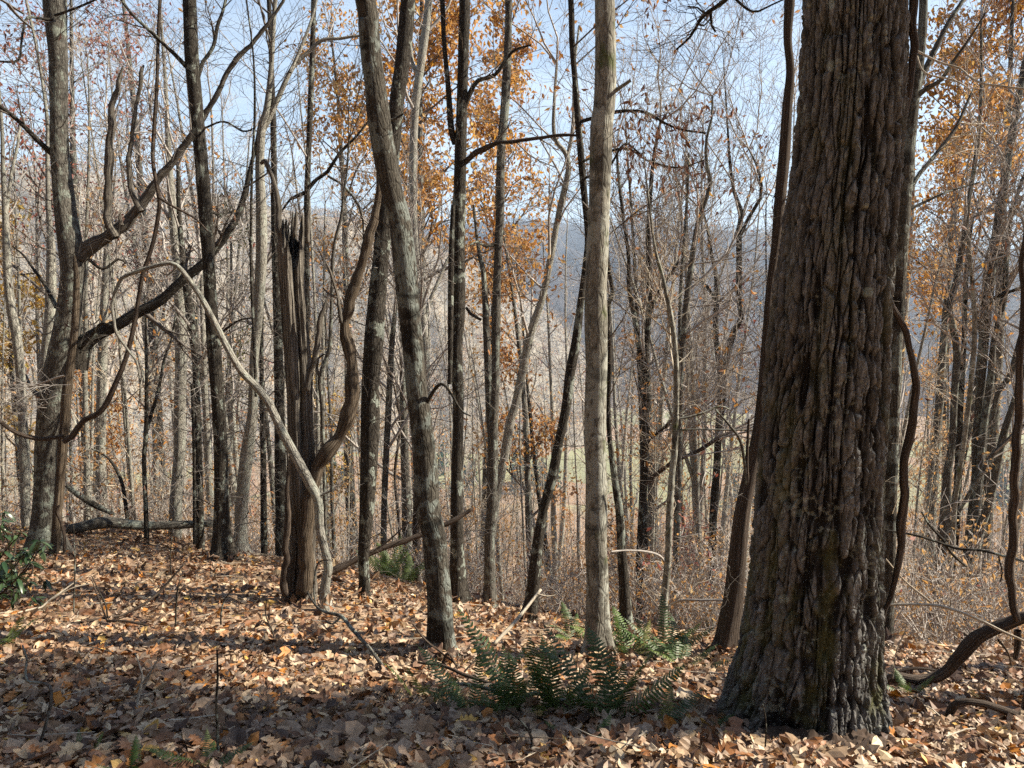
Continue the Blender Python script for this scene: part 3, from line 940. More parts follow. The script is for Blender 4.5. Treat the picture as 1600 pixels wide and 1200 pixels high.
# ---- the great oak on the right: plated bark worked into the mesh
def oak_trunk():
    Y = 3.8
    rows = [(1250, 1150, 275), (1250, 1110, 257), (1257, 1067, 238), (1266, 1000, 217), (1272, 933, 207), (1279, 800, 196), (1290, 600, 189), (1305, 400, 176),
            (1320, 267, 168), (1329, 133, 165), (1334, 0, 163)]
    P = path3(rows, Y)
    zb = -0.80
    low = P[0].copy(); low[2] -= 0.35; low[3] *= 1.18
    P = np.vstack([low, P])
    d = P[-1, :3] - P[-2, :3]; d /= np.linalg.norm(d)
    vis = catmull(P, 0.0062)
    up = [P[-1]]
    for k in range(1, 12):
        q = P[-1].copy(); q[:3] += d * k * 0.9; q[3] *= 1 - 0.06 * k
        up.append(q)
    up = np.array(up)[1:]
    R0 = 0.31
    th = np.concatenate([np.linspace(-2.05, 2.05, 300, endpoint=False), np.linspace(2.05, 2 * math.pi - 2.05, 60, endpoint=False)])   # 0 faces the camera
    C = np.vstack([vis, up])
    n, s = len(C), len(th)
    L = np.concatenate([[0], np.cumsum(np.linalg.norm(np.diff(C[:, :3], axis=0), axis=1))])
    TH, LL = np.meshgrid(th, L)
    RB = np.repeat(C[:, 3][:, None], s, 1)
    cx, cy = np.cos(TH) * R0, np.sin(TH) * R0
    # slow swells and the root flare
    hgt = np.clip(LL - 0.35, 0, None)
    fl = np.exp(-hgt / 0.28)
    RB = RB * (1 + 0.05 * fl * np.sin(5 * TH + 0.6) + 0.05 * fl * np.sin(3 * TH + 2.0) + 0.035 * vnoise(cx * 3, cy * 3, LL * 0.8, 2))
    # interlacing furrows: a warped, upright cell pattern around the trunk
    warp = 0.030 * fbm(cx * 6, cy * 6, LL * 1.6, 3, 31)
    warp2 = 0.05 * fbm(cx * 9, cy * 9, LL * 3.0, 2, 37)
    def cells(cu, cv, jit, seed):
        nu = int(round(2 * math.pi * R0 / cu))
        u = ((TH * R0 + warp) / (2 * math.pi * R0) * nu) % nu
        v = (LL + warp2) / cv
        iu, iv = np.floor(u), np.floor(v)
        f1 = np.full(u.shape, 9.0); f2 = f1.copy(); idv = np.zeros(u.shape)
        for a in (-1, 0, 1):
            for b in (-1, 0, 1):
                ku, kv = (iu + a) % nu, iv + b
                px = iu + a + 0.5 + jit * (_hash(ku, kv, ku * 0, seed) - 0.5)
                py = iv + b + 0.5 + jit * (_hash(ku, kv, ku * 0, seed + 1) - 0.5)
                d = np.hypot(u - px, v - py)
                hid = _hash(ku, kv, ku * 0, seed + 2)
                new = d < f1
                f2 = np.where(new, f1, np.minimum(f2, d)); idv = np.where(new, hid, idv); f1 = np.where(new, d, f1)
        return f2 - f1, idv
    e1, id1 = cells(0.046, 0.24, 0.95, 50)
    e2, id2 = cells(0.030, 0.058, 0.9, 60)
    e3, id3 = cells(0.016, 0.026, 0.95, 70)
    wx, wy = cx + warp * 0.5, cy + warp * 0.5
    n1 = vnoise(wx * 15, wy * 15, LL * 1.05 + 1.6 * warp2, 81) + 0.35 * vnoise(wx * 30, wy * 30, LL * 6, 82)
    n2 = vnoise(wx * 26, wy * 26, LL * 2.2 + warp2, 83) + 0.35 * vnoise(wx * 45, wy * 45, LL * 10, 84)
    fur = 0.58 * sstep(0.05, 0.25, np.abs(n1)) + 0.42 * sstep(0.04, 0.24, np.abs(n2))
    plate = fur * (0.6 + 0.4 * sstep(0.02, 0.16, e1))
    crack = sstep(0.01, 0.11, e2)
    fine = fbm(cx * 60, cy * 60, LL * 26, 3, 91)
    disp = 0.044 * (plate - 0.75) + 0.006 * (crack - 1) * plate + 0.006 * (id1 - 0.5) + 0.007 * (id2 - 0.5) * plate + 0.0034 * fine + 0.005 * (id3 - .5)
    # a hollow between two roots at the foot, left of centre
    hol = np.exp(-(((TH + 0.22) / 0.20) ** 2)) * np.exp(-((hgt - 0.0) / 0.24) ** 2)
    disp = disp - 0.10 * hol
    RR = RB + disp
    ctr = C[:, :3]
    # direction 0 looks from the trunk to the camera
    a0 = math.atan2(EYE[0] - ctr[3, 0], -(EYE[1] - ctr[3, 1]))
    dirx = np.sin(TH + a0 * 0 + 0.0); 
    hx = np.array((EYE[0] - ctr[3, 0], EYE[1] - ctr[3, 1])); hx /= np.linalg.norm(hx)
    hy = np.array((-hx[1], hx[0]))
    X = ctr[:, 0][:, None] + RR * (np.cos(TH) * hx[0] + np.sin(TH) * hy[0])
    Yv = ctr[:, 1][:, None] + RR * (np.cos(TH) * hx[1] + np.sin(TH) * hy[1])
    Z = np.repeat(ctr[:, 2][:, None], s, 1)
    V = np.stack([X, Yv, Z], -1).reshape(-1, 3)
    i0 = np.arange(n - 1)[:, None] * s + np.arange(s)[None]
    i1 = np.arange(n - 1)[:, None] * s + (np.arange(s)[None] + 1) % s
    Q = np.stack([i0, i1, i1 + s, i0 + s], -1).reshape(-1, 4)
    bark = np.stack([cx, cy, LL], -1).reshape(-1, 3)
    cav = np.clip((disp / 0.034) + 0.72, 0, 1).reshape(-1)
    return V, Q, bark, cav, id1.reshape(-1), C

def oak_material():
    m, nt, out = nodes_of('oak_bark')
    v = N(nt, 'ShaderNodeAttribute', attribute_name='bark').outputs['Vector']
    pid = N(nt, 'ShaderNodeAttribute', attribute_name='plate').outputs['Fac']
    rel = N(nt, 'ShaderNodeAttribute', attribute_name='relief').outputs['Fac']
    vs = vmap(nt, v, (1, 1, 0.25))
    f = noise(nt, vs, 60.0, 8.0, 0.7)
    base = ramp(nt, f, [(0.27, (0.029, 0.0285, 0.028)), (0.47, (0.105, 0.103, 0.099)), (0.70, (0.31, 0.308, 0.298))]).outputs[0]
    base = mixc(nt, mrange(nt, pid, 0, 1, 0, 0.45), base, (0.105, 0.096, 0.09))
    base = mixc(nt, mrange(nt, rel, 0.30, 0.82, 0.95, 0.0), base, (0.013, 0.011, 0.010))      # shade painted into the furrows, fading out on the raised faces
    l1 = noise(nt, v, 26.0, 7.0, 0.68)
    l2 = noise(nt, v, 3.4, 3.0)
    l3 = noise(nt, vmap(nt, v, (1, 1, 0.35)), 1.6, 2.0)
    lf = mrange(nt, mathn(nt, 'ADD', l1, mathn(nt, 'MULTIPLY', mathn(nt, 'ADD', l2, l3), 0.5)), 1.09, 1.16, 0.0, 0.5)
    base = mixc(nt, lf, base, (0.36, 0.39, 0.34))
    vo = N(nt, 'ShaderNodeTexVoronoi'); vo.inputs['Scale'].default_value = 7.0; vo.inputs['Randomness'].default_value = 1.0
    nt.links.new(v, vo.inputs['Vector'])
    spot = mathn(nt, 'MULTIPLY', mrange(nt, mathn(nt, 'ADD', vo.outputs['Distance'], mathn(nt, 'MULTIPLY', l1, 0.16)), 0.20, 0.27, 1.0, 0.0), 0.55)
    sc2 = N(nt, 'ShaderNodeSeparateColor'); nt.links.new(vo.outputs['Color'], sc2.inputs[0])
    spot = mathn(nt, 'MULTIPLY', spot, mrange(nt, sc2.outputs[0], 0.78, 0.80))
    base = mixc(nt, spot, base, (0.34, 0.40, 0.36))
    sp = N(nt, 'ShaderNodeSeparateXYZ'); nt.links.new(v, sp.inputs[0])
    mo = noise(nt, v, 5.5, 6.0, 0.65)
    band = noise(nt, vmap(nt, v, (1, 1, 0.12)), 7.0, 3.0)
    mf = mathn(nt, 'MULTIPLY', mrange(nt, mathn(nt, 'ADD', mathn(nt, 'MULTIPLY', mo, 0.5), mathn(nt, 'MULTIPLY', band, 0.6)), 0.555, 0.66), mrange(nt, sp.outputs[2], 0.2, 2.6, 0.75, 0.25))
    base = mixc(nt, mf, base, mixc(nt, noise(nt, v, 80.0, 3.0), (0.05, 0.055, 0.018), (0.17, 0.17, 0.07)))
    bp = N(nt, 'ShaderNodeBump'); bp.inputs['Strength'].default_value = 0.8; bp.inputs['Distance'].default_value = 0.006
    nt.links.new(mathn(nt, 'ADD', f, mathn(nt, 'MULTIPLY', noise(nt, v, 160.0, 4.0), 0.5)), bp.inputs['Height'])
    b = N(nt, 'ShaderNodeBsdfPrincipled'); b.inputs['Roughness'].default_value = 0.88; b.inputs['Specular IOR Level'].default_value = 0.2
    nt.links.new(base, b.inputs['Base Color']); nt.links.new(bp.outputs[0], b.inputs['Normal'])
    nt.links.new(b.outputs[0], out.inputs['Surface'])
    return m

V, Q, bark, cav, pid, OC = oak_trunk()
o_org = np.array((OC[0, 0], OC[0, 1], gz(OC[0, 0], OC[0, 1])))
oak = thing('oak_tree', 'massive old oak with deeply furrowed dark bark, by far the thickest trunk of all', 'tree', o_org)
me = mesh_arrays('trunk', V - o_org, quads=Q, bark=bark, mats=(oak_material(),), smooth=False)
for nm, arr in (('relief', cav), ('plate', pid)):
    a = me.attributes.new(nm, 'FLOAT', 'POINT'); a.data.foreach_set('value', arr.astype(np.float32))
link('trunk', me, oak)
rs = np.random.default_rng(77)
tw = MB()
# the limb whose twigs hang into the top of the picture
limb = [(1330, -420, 26), (1260, -300, 22), (1190, -120, 15), (1160, -40, 11), (1133, 0, 8), (1102, 22, 6), (1090, 38, 5), (1078, 58, 4), (1057, 77, 3)]
P2 = path3(limb, 3.9, 0.7); S2 = catmull(P2, 0.05)
m2 = MB(); m2.tube(S2, 8, 0.05)
link('branch', m2.mesh('branch', BK['dark'], o_org), oak)
for pth in ([(1110, 16, 5), (1112, 40, 4), (1118, 50, 3)], [(1102, 22, 4), (1090, 12, 3), (1074, 10, 2.5)], [(1140, -10, 5), (1175, 18, 4), (1205, 8, 3), (1230, -4, 3)], [(1090, 38, 4), (1100, 40, 3), (1112, 27, 3)]):
    m2 = MB(); m2.tube(catmull(path3(pth, 4.5), 0.04), 5); link('branch', m2.mesh('branch', BK['dark'], o_org), oak)
for k in range(16):
    q, d = sub_at(S2, rs.uniform(0.45, 1.0))
    nd = d + 0.9 * rs.normal(size=3); nd[2] -= 0.2; nd /= np.linalg.norm(nd)
    grow(tw, q[:3], nd, rs.uniform(.25, .6), 0.0035, 1, rs, up=-0.02, rmin=0.0018, wig=0.25, seg=0.1)
# the oak's own high crown above the frame
for k in range(9):
    q, d = sub_at(OC[-11:], 0.3 + 0.7 * k / 9)
    a = k * 2.4; nd = np.array((math.cos(a), math.sin(a), 0.75)); nd /= np.linalg.norm(nd)
    grow(tw, q[:3], nd, rs.uniform(3.0, 5.0), 0.09, 2, rs, rmin=0.006, up=0.05)
link('crown', tw.mesh('crown', BK['twig'], o_org), oak, kind='stuff')

# ---- near and middle trees
tree('bare_tree', 'leaning grey trunk blotched with lichen and dark bands, rising from leaves near the centre', 'tree', 5.5,
     [(690, 1040, 46), (688, 1000, 39), (686, 933, 38), (682, 883, 38), (677, 833, 37), (668, 793, 39), (665, 733, 38), (659, 667, 35), (651, 607, 33), (646, 550, 33), (639, 483, 35),
      (631, 400, 36), (624, 343, 34), (613, 300, 34), (604, 257, 36), (598, 223, 36), (591, 177, 36), (586, 133, 33), (580, 90, 33), (576, 43, 33), (571, 0, 32)],
     'lich', ext=6, crown=(7, 3.0, 2, 0.7), twigs=(2*9, 0.5, 1, 900, 50), seed=8, sides=30, rough=0.05, step=0.03,
     branches=[([(604, 190, 6), (618, 185, 4), (630, 178, 3)], 0.0, None), ([(660, 640, 7), (690, 600, 5), (720, 640, 3), (735, 650, 2)], -0.3, None)])
tree('bare_tree', 'straight smooth pale trunk, sunlit down its right side, with a snapped stub near the top', 'tree', 5.8,
     [(933, 1032, 41), (933, 985, 36), (933, 900, 34), (931, 850, 34), (932, 800, 35), (931, 720, 33), (930, 650, 35), (932, 570, 34), (931, 500, 36), (931, 450, 34), (933, 400, 35), (936, 333, 33), (938, 267, 34), (940, 200, 35), (944, 167, 34), (946, 127, 34), (946, 67, 32), (945, 0, 31)],
     'beech', ext=7, crown=(7, 3.0, 2, 0.72), twigs=(2*6, 0.4, 1, 980, 100), seed=11, sides=30, rough=0.022, step=0.035,
     branches=[([(955, 146, 8), (970, 136, 6), (985, 126, 5)], -0.1, 'pale')])
tree('bare_tree', 'dark shaggy double trunk to the right of the leaning lichen-blotched tree, forking high up', 'tree', 9.0,
     [(716, 945, 27), (714, 850, 22), (714, 733, 18), (716, 633, 17), (713, 550, 20), (716, 480, 23), (715, 400, 23), (716, 340, 23), (718, 300, 20), (720, 217, 18), (722, 157, 17), (724, 83, 17), (726, 0, 17)],
     'dark', ext=6, crown=(6, 2.6, 2, 0.6), twigs=(44, 1.1, 1, 900, 0), twig_mat='twig', seed=9, sides=18, step=0.06,
     stems=[([(711, 225, 9), (705, 200, 10), (700, 133, 8), (694, 67, 7), (691, 0, 8)], 0.0, None, 0.0, 4), ([(703, 600, 7), (704, 500, 9), (705, 400, 9), (708, 320, 7)], 0.0, None, -0.12)],
     branches=[([(726, 166, 9), (736, 142, 8), (747, 126, 7), (773, 117, 6), (793, 90, 5), (805, 78, 4), (830, 70, 3)], -0.2, None, 0, (4, .7, 1)),
               ([(727, 254, 8), (740, 242, 8), (760, 230, 8), (775, 224, 7), (800, 221, 6), (850, 214, 6), (880, 211, 5), (905, 212, 4)], -0.6, 'vine', 0, (5, .5, 1))])
tree('bare_tree', 'slim dark trunk sweeping right behind the straight pale trunk, hung with dead brown leaves', 'tree', 8.0,
     [(822, 972, 21), (832, 927, 20), (838, 867, 18), (848, 800, 14), (862, 750, 16), (875, 683, 14), (885, 633, 15), (891, 583, 16), (900, 533, 14), (908, 467, 11), (914, 417, 9), (918, 367, 9), (911, 283, 11), (907, 233, 11), (903, 187, 10), (899, 133, 9), (894, 67, 9), (892, 0, 9)],
     'dark', ext=3, crown=(6, 1.6, 2, 0.55), seed=10, sides=12, step=0.06,
     branches=[([(908, 190, 6), (935, 182, 6), (962, 175, 6), (987, 173, 5), (1013, 177, 5), (1040, 193, 4), (1067, 203, 4), (1103, 208, 3)], -0.9, 'dark', 0, (12, .35, 1)),
               ([(905, 255, 4), (940, 240, 4), (980, 232, 4), (1010, 250, 3), (1060, 262, 3), (1100, 250, 2)], -0.6, 'dark', 0, (8, .35, 1)),
               ([(910, 280, 4), (950, 262, 4), (975, 225, 3), (1000, 240, 3)], -0.5, None, 0, (4, .3, 1))],
     leaves=(BROWNL, 0.085, 4, 0.24))
tree('dead_tree', 'thin pale dead stem bent over leftwards across the weathered snag, its tip curling back', 'dead tree', 7.0,
     [(508, 953, 17), (508, 917, 15), (513, 887, 14), (507, 857, 13), (500, 827, 14), (497, 783, 15), (483, 753, 16), (460, 710, 15), (440, 673, 14), (420, 630, 13), (400, 604, 13), (377, 580, 12), (357, 547, 11), (337, 507, 10), (313, 463, 9), (290, 430, 8), (277, 415, 7),
      (267, 411, 7), (240, 416, 7), (207, 427, 7), (190, 435, 6), (182, 452, 6), (175, 475, 5), (178, 500, 5), (182, 520, 5), (200, 547, 4), (213, 565, 4), (218, 590, 3), (221, 628, 2)],
     'pale', seed=12, sides=14, rough=0.05, flare=1.05, step=0.05,
     branches=[([(495, 775, 7), (505, 772, 5), (517, 766, 3)], 0.0, None), ([(222, 590, 3), (219, 605, 2), (214, 640, 2), (195, 632, 1.5)], 0.0, None), ([(277, 415, 3), (262, 430, 3), (250, 425, 2)], 0.0, None)])
tree('bare_tree', 'straight dark grey trunk standing just left of the leaning lichen-blotched tree and passing behind it', 'tree', 8.0,
     [(571, 948, 20), (569, 900, 17), (568, 867, 18), (573, 800, 22), (576, 733, 27), (578, 667, 29), (579, 600, 28), (584, 533, 31), (588, 477, 28), (595, 400, 26), (602, 330, 25), (612, 250, 24), (620, 157, 24), (628, 100, 24), (638, 0, 23)],
     'dark', ext=7, crown=(6, 3, 2, 0.7), twigs=(2*14, .7, 1, 920, 350), seed=7, sides=22, rough=0.09, step=0.05)

# ---- the weathered snag and its two prongs
def snag():
    Y = 7.5
    rows = [(470, 935, 46), (470, 905, 41), (471, 867, 39), (472, 800, 41), (470, 733, 40), (468, 667, 40), (466, 600, 40), (463, 533, 40), (459, 467, 38), (456, 400, 38), (457, 330, 36)]
    P = path3(rows, Y); P[0, 2] -= 0.1
    S = catmull(P, 0.03)
    n, s = len(S), 96
    th = np.linspace(0, 2 * math.pi, s, endpoint=False)
    L = np.linspace(0, 1, n)
    TH, TT = np.meshgrid(th, L)
    c, sn = np.cos(TH), np.sin(TH)
    # 0 = towards the camera, +pi/2 = right in the picture
    jag = 0.05 + 0.06 * (vnoise(c * 4, sn * 4, seed=5) + 0.6 * vnoise(c * 11, sn * 11, seed=6)) + 0.16 * np.exp(-((TH - 0.15) / 0.22) ** 2)
    jag = np.clip(jag, 0.0, 0.5)
    tt = TT * (1 - jag)
    idx = tt * (n - 1); i = np.clip(idx.astype(int), 0, n - 2); g = (idx - i)[..., None]
    Pq = S[i] * (1 - g) + S[i + 1] * g
    hz = tt * 3.7
    groove = fbm(c * 3.2, sn * 3.2, hz * 0.55, 4, 15, 0.55)
    fib = vnoise(c * 22, sn * 22, hz * 1.2, 17)
    tw_ = hz * 0.09
    hollow = np.exp(-((TH - 0.25 - tw_ * .4) / 0.26) ** 2) * sstep(0.10, 0.35, np.abs(np.sin(hz * 1.1)) + 0.25) * sstep(0.35, 0.5, TT)
    ho2 = np.exp(-((TH - (2 * math.pi - 0.75)) / 0.30) ** 2) * (1 - sstep(0.24, 0.34, TT)) 
    rr = Pq[..., 3] * (1 + 0.26 * groove + 0.035 * fib - 0.5 * hollow - 0.62 * ho2 + 0.12 * np.sin(2 * TH + hz * 0.9))
    h = np.array((EYE[0] - S[0, 0], EYE[1] - S[0, 1])); h /= np.linalg.norm(h); hy = np.array((-h[1], h[0]))
    X = Pq[..., 0] + rr * (c * h[0] + sn * hy[0]); Yv = Pq[..., 1] + rr * (c * h[1] + sn * hy[1]); Z = Pq[..., 2]
    V = np.stack([X, Yv, Z], -1).reshape(-1, 3)
    i0 = np.arange(n - 1)[:, None] * s + np.arange(s)[None]; i1 = np.arange(n - 1)[:, None] * s + (np.arange(s)[None] + 1) % s
    Q = np.stack([i0, i1, i1 + s, i0 + s], -1).reshape(-1, 4)
    # broken inner face: down inside the shell
    inn = []
    base = (n - 1) * s
    Vi = V[base:].copy(); ctr = S[-1, :3]
    Vi[:, :2] = ctr[:2] + (Vi[:, :2] - ctr[:2]) * 0.55; Vi[:, 2] -= 0.35
    V = np.vstack([V, Vi, ctr[None] - (0, 0, .5)])
    j = np.arange(s); k0 = n * s
    Q = np.vstack([Q, np.stack([base + j, base + (j + 1) % s, k0 + (j + 1) % s, k0 + j], -1)])
    T = np.stack([k0 + j, k0 + (j + 1) % s, np.full(s, k0 + s)], -1)
    bk = np.concatenate([np.stack([c * .13, sn * .13, hz], -1).reshape(-1, 3), np.stack([np.cos(th) * .07, np.sin(th) * .07, np.full(s, 3.3)], -1), [[0, 0, 3.2]]])
    org = np.array((S[0, 0], S[0, 1], gz(S[0, 0], S[0, 1])))
    root = thing('dead_tree', 'shattered weathered snag with a jagged broken top, a hollow base and a twisted second stem', 'dead tree', org)
    link('trunk', mesh_arrays('trunk', V - org, quads=Q, tris=T, bark=bk, mats=(BK['dead'],)), root)
    def extra(nm, pth, Y0, dY, bk, sides=20, rough=0.16, cap=True):
        m2 = MB(); m2.tube(kink(catmull(path3(pth, Y0, dY), 0.035), bk), sides, rough, 9.0, cap)
        link(nm, m2.mesh(nm, BK[bk], org), root)
    extra('stem', [(477, 925, 22), (478, 870, 22), (479, 830, 21), (487, 780, 20), (496, 735, 21), (514, 703, 26), (527, 684, 21), (543, 657, 25), (551, 630, 21), (549, 600, 24), (551, 570, 21), (546, 545, 22), (540, 510, 16), (547, 467, 16), (558, 433, 15), (570, 400, 14), (582, 350, 14), (590, 300, 10), (588, 268, 3)], 7.35, 0.3, 'rot', 30, 0.26)
    extra('prong', [(478, 610, 9), (485, 580, 8), (493, 560, 9), (500, 510, 8), (508, 480, 5), (511, 466, 2)], 7.4, 0.0, 'dead', 10)
    extra('prong', [(534, 505, 6), (528, 470, 6), (523, 450, 5), (516, 425, 4), (509, 408, 2)], 7.45, 0.0, 'dead', 8)
    extra('prong', [(528, 465, 4), (515, 460, 3), (505, 450, 2)], 7.45, 0.0, 'dead', 6)
    # a torn strip folded over from the top, to the left
    extra('strip', [(446, 420, 12), (440, 380, 14), (437, 340, 13), (431, 300, 11), (424, 270, 9), (415, 252, 7), (408, 256, 4)], 7.6, 0.2, 'dead', 10, 0.25)
    extra('splinter', [(480, 380, 9), (482, 340, 8), (484, 325, 3)], 7.5, 0.0, 'dead', 8, 0.25)
    extra('splinter', [(461, 370, 6), (462, 338, 6), (463, 328, 2)], 7.42, 0.0, 'dead', 8, 0.25)
    extra('splinter', [(447, 930, 14), (447, 880, 11), (449, 800, 10), (450, 745, 5), (450, 700, 3)], 7.3, 0.0, 'vine', 9, 0.2)
    extra('splinter', [(489, 925, 13), (489, 860, 12), (490, 790, 10), (488, 720, 8), (486, 650, 4)], 7.5, 0.0, 'dead', 9, 0.2)
snag()

# ---- left side
tree('vine_clad_tree', 'big rough trunk at the far left with long crooked limbs, some of them barkless', 'tree', 10.5,
     [(70, 868, 50), (72, 800, 42), (75, 700, 41), (84, 620, 46), (95, 560, 46), (106, 500, 43), (113, 440, 42), (113, 400, 42), (102, 330, 36), (95, 260, 32), (92, 200, 30), (91, 100, 30), (88, 50, 33), (85, 0, 38)],
     'grey', ext=6, crown=(7, 3.2, 2, 0.7), twigs=(64, 1.2, 1, 820, 20), twig_mat='twig', seed=1, sides=26, rough=0.08, step=0.06,
     branches=[([(120, 575, 36), (130, 540, 30), (145, 526, 26), (160, 518, 24), (187, 506, 20), (213, 490, 19), (250, 470, 17), (283, 440, 16), (317, 412, 15), (333, 393, 13), (355, 365, 12), (372, 335, 11), (383, 300, 9), (392, 260, 7), (400, 225, 5), (405, 190, 3)], 0.5, 'dark', 0, (7, 1.0, 1)),
               ([(120, 402, 30), (143, 383, 25), (165, 372, 22), (187, 357, 19), (207, 338, 17), (227, 312, 16), (250, 277, 14), (283, 233, 11), (320, 180, 10), (345, 140, 9), (360, 107, 8), (400, 60, 7), (437, 10, 5), (450, -20, 4)], 0.4, 'dead', 0),
               ([(180, 372, 13), (170, 354, 14), (166, 335, 13), (168, 310, 15), (167, 285, 13), (172, 250, 15), (172, 225, 12), (176, 200, 14), (175, 172, 11), (183, 140, 9), (187, 120, 7), (193, 103, 1.5)], 0.2, 'dead', -0.05),
               ([(222, 330, 12), (212, 310, 10), (206, 292, 8), (203, 260, 9), (204, 230, 7), (210, 180, 7), (218, 135, 7), (222, 108, 7), (224, 102, 4)], 0.25, 'dead', 0.05),
               ([(190, 352, 7), (187, 340, 6), (188, 333, 2)], 0.0, 'dead', 0.0),
               ([(82, 240, 12), (70, 230, 10), (55, 215, 9), (30, 190, 8), (0, 166, 7), (-40, 140, 5), (-70, 135, 4)], -0.4, 'dark', 0, (4, .8, 1)),
               ([(86, 32, 6), (65, 29, 5), (43, 28, 5), (36, 50, 4), (33, 70, 4), (30, 92, 4), (15, 97, 4), (-10, 94, 3)], -0.8, 'dark', -0.3, (5, .4, 1)),
               ([(86, 24, 5), (107, 17, 4), (130, 8, 4), (155, -3, 3)], -0.4, 'dark', -0.3, (3, .4, 1)),
               ([(88, 480, 8), (70, 445, 6), (52, 420, 5), (38, 400, 4), (20, 385, 3)], 0.6, 'dark', 0, (3, .8, 1)),
               ([(133, 400, 6), (160, 420, 5), (185, 405, 4), (197, 412, 3)], 0.2, 'dark', 0, (3, .5, 1)),
               ([(125, 545, 7), (150, 515, 6), (158, 506, 5), (175, 508, 3)], -0.3, 'dark', -0.2),
               ([(60, 620, 9), (45, 600, 6), (40, 585, 3)], 0.2, 'dead', 0)],
     leaves=(BROWNL, 0.10, 1, 0.10))
gv = thing('grapevine', 'thick crooked grapevine winding around the far-left trunk and looping out to both sides', 'vine', (*at(85, 862, 9.9)[:2], gz(*at(85, 862, 9.9)[:2])))
go_ = np.array(gv.location)
for nm, pth, Y0, dY, bk, sd in [
        ('stem', [(80, 872, 17), (86, 850, 17), (90, 800, 15), (94, 760, 16), (98, 700, 15), (101, 660, 16), (104, 620, 17), (110, 570, 15), (116, 520, 13), (119, 470, 12), (119, 430, 9), (116, 400, 5)], 9.9, 0.3, 'rot', 16),
        ('shoot', [(100, 682, 8), (83, 684, 8), (65, 686, 9), (47, 683, 9), (30, 678, 8), (12, 668, 7), (0, 658, 7), (-20, 640, 6)], 9.85, -0.3, 'vine', 10),
        ('shoot', [(100, 690, 10), (112, 682, 11), (122, 668, 11), (133, 656, 10), (150, 648, 10), (162, 637, 10), (172, 618, 10), (182, 596, 9), (193, 570, 8), (202, 542, 8), (212, 495, 8), (219, 450, 7), (224, 425, 7), (231, 405, 7), (239, 380, 7), (246, 345, 7), (249, 315, 7), (245, 290, 7), (239, 250, 7), (241, 200, 7), (245, 133, 6), (247, 60, 6), (250, 0, 6), (252, -60, 6)], 9.8, 0.1, 'vine', 10),
        ('shoot', [(248, 308, 5), (262, 318, 4), (285, 330, 4), (307, 343, 3), (325, 362, 3)], 9.8, 0.0, 'vine', 6),
        ('shoot', [(100, 868, 5), (101, 840, 5), (95, 815, 5), (89, 800, 5), (92, 790, 4)], 9.7, 0.0, 'vine', 8)]:
    m2 = MB(); m2.tube(catmull(path3(pth, Y0, dY), 0.05), sd, 0.14, 9.0)
    link(nm, m2.mesh(nm, BK[bk], go_), gv)

tree('bare_tree', 'straight dark trunk left of the snag with a crust of grey lichen near its foot', 'tree', 10.0,
     [(348, 872, 36), (346, 830, 28), (346, 767, 23), (343, 667, 21), (336, 567, 22), (330, 483, 20), (325, 400, 20), (322, 350, 22), (316, 267, 22), (310, 200, 21), (304, 133, 22), (300, 90, 23), (296, 0, 22)],
     'dark', ext=6, crown=(7, 3, 2, 0.65), twigs=(62, 1.1, 1, 860, 10), twig_mat='twig', seed=2, sides=20, rough=0.06, step=0.06,
     branches=[([(292, 105, 8), (272, 84, 7), (260, 73, 6), (233, 47, 6), (207, 23, 5), (190, 0, 5), (175, -20, 4)], -0.3, None, 0, (5, .7, 1)),
               ([(309, 120, 8), (314, 105, 7), (317, 97, 6), (333, 73, 6), (340, 40, 6), (348, 18, 5), (355, -10, 5)], 0.2, None, 0, (4, .7, 1)),
               ([(320, 200, 4), (350, 190, 3), (380, 205, 3), (398, 200, 2)], -0.4, None, 0, (4, .4, 1)),
               ([(340, 530, 4), (352, 515, 4), (375, 500, 3), (395, 497, 2)], -0.2, None, 0, (3, .4, 1)),
               ([(326, 330, 5), (345, 335, 4), (365, 330, 3)], 0.3, None, 0, (3, .5, 1))])
tree('bare_tree', 'pale lichened trunk just right of the straight dark one with the lichened foot', 'tree', 11.0,
     [(375, 872, 24), (376, 830, 20), (378, 783, 20), (385, 717, 21), (394, 650, 17), (396, 600, 15), (397, 560, 14), (404, 480, 17), (408, 400, 18), (408, 330, 17), (406, 260, 14), (409, 200, 14), (417, 170, 11), (424, 100, 8), (430, 0, 7)],
     'pale', ext=4, crown=(7, 2.4, 2, 0.6), twigs=(60, 1.2, 1, 760, 0), twig_mat='twig', seed=3, sides=16, step=0.07,
     stems=[([(409, 206, 9), (417, 193, 9), (433, 157, 9), (453, 113, 8), (466, 95, 7), (480, 83, 6), (503, 63, 6), (533, 60, 5), (560, 56, 4), (590, 60, 3)], 0.2, None),
            ([(453, 113, 6), (467, 83, 6), (480, 50, 5), (490, 20, 4), (497, -10, 4)], 0.4, None),
            ([(400, 620, 5), (398, 560, 5), (394, 470, 5), (392, 380, 5), (394, 260, 4), (398, 180, 4), (396, 90, 3), (385, 0, 3)], 0.0, 'dark', -0.3)])
tree('bare_tree', 'dark upright trunk directly behind the left edge of the snag', 'tree', 12.0,
     [(440, 886, 22), (440, 800, 20), (438, 733, 19), (436, 600, 16), (433, 467, 14), (430, 380, 13), (428, 260, 10), (427, 190, 10), (424, 100, 8), (420, 0, 7)], 'dark', ext=4, crown=(7, 2.4, 2, 0.6), twigs=(60, 1.2, 1, 870, 0), twig_mat='twig', seed=4, sides=12)
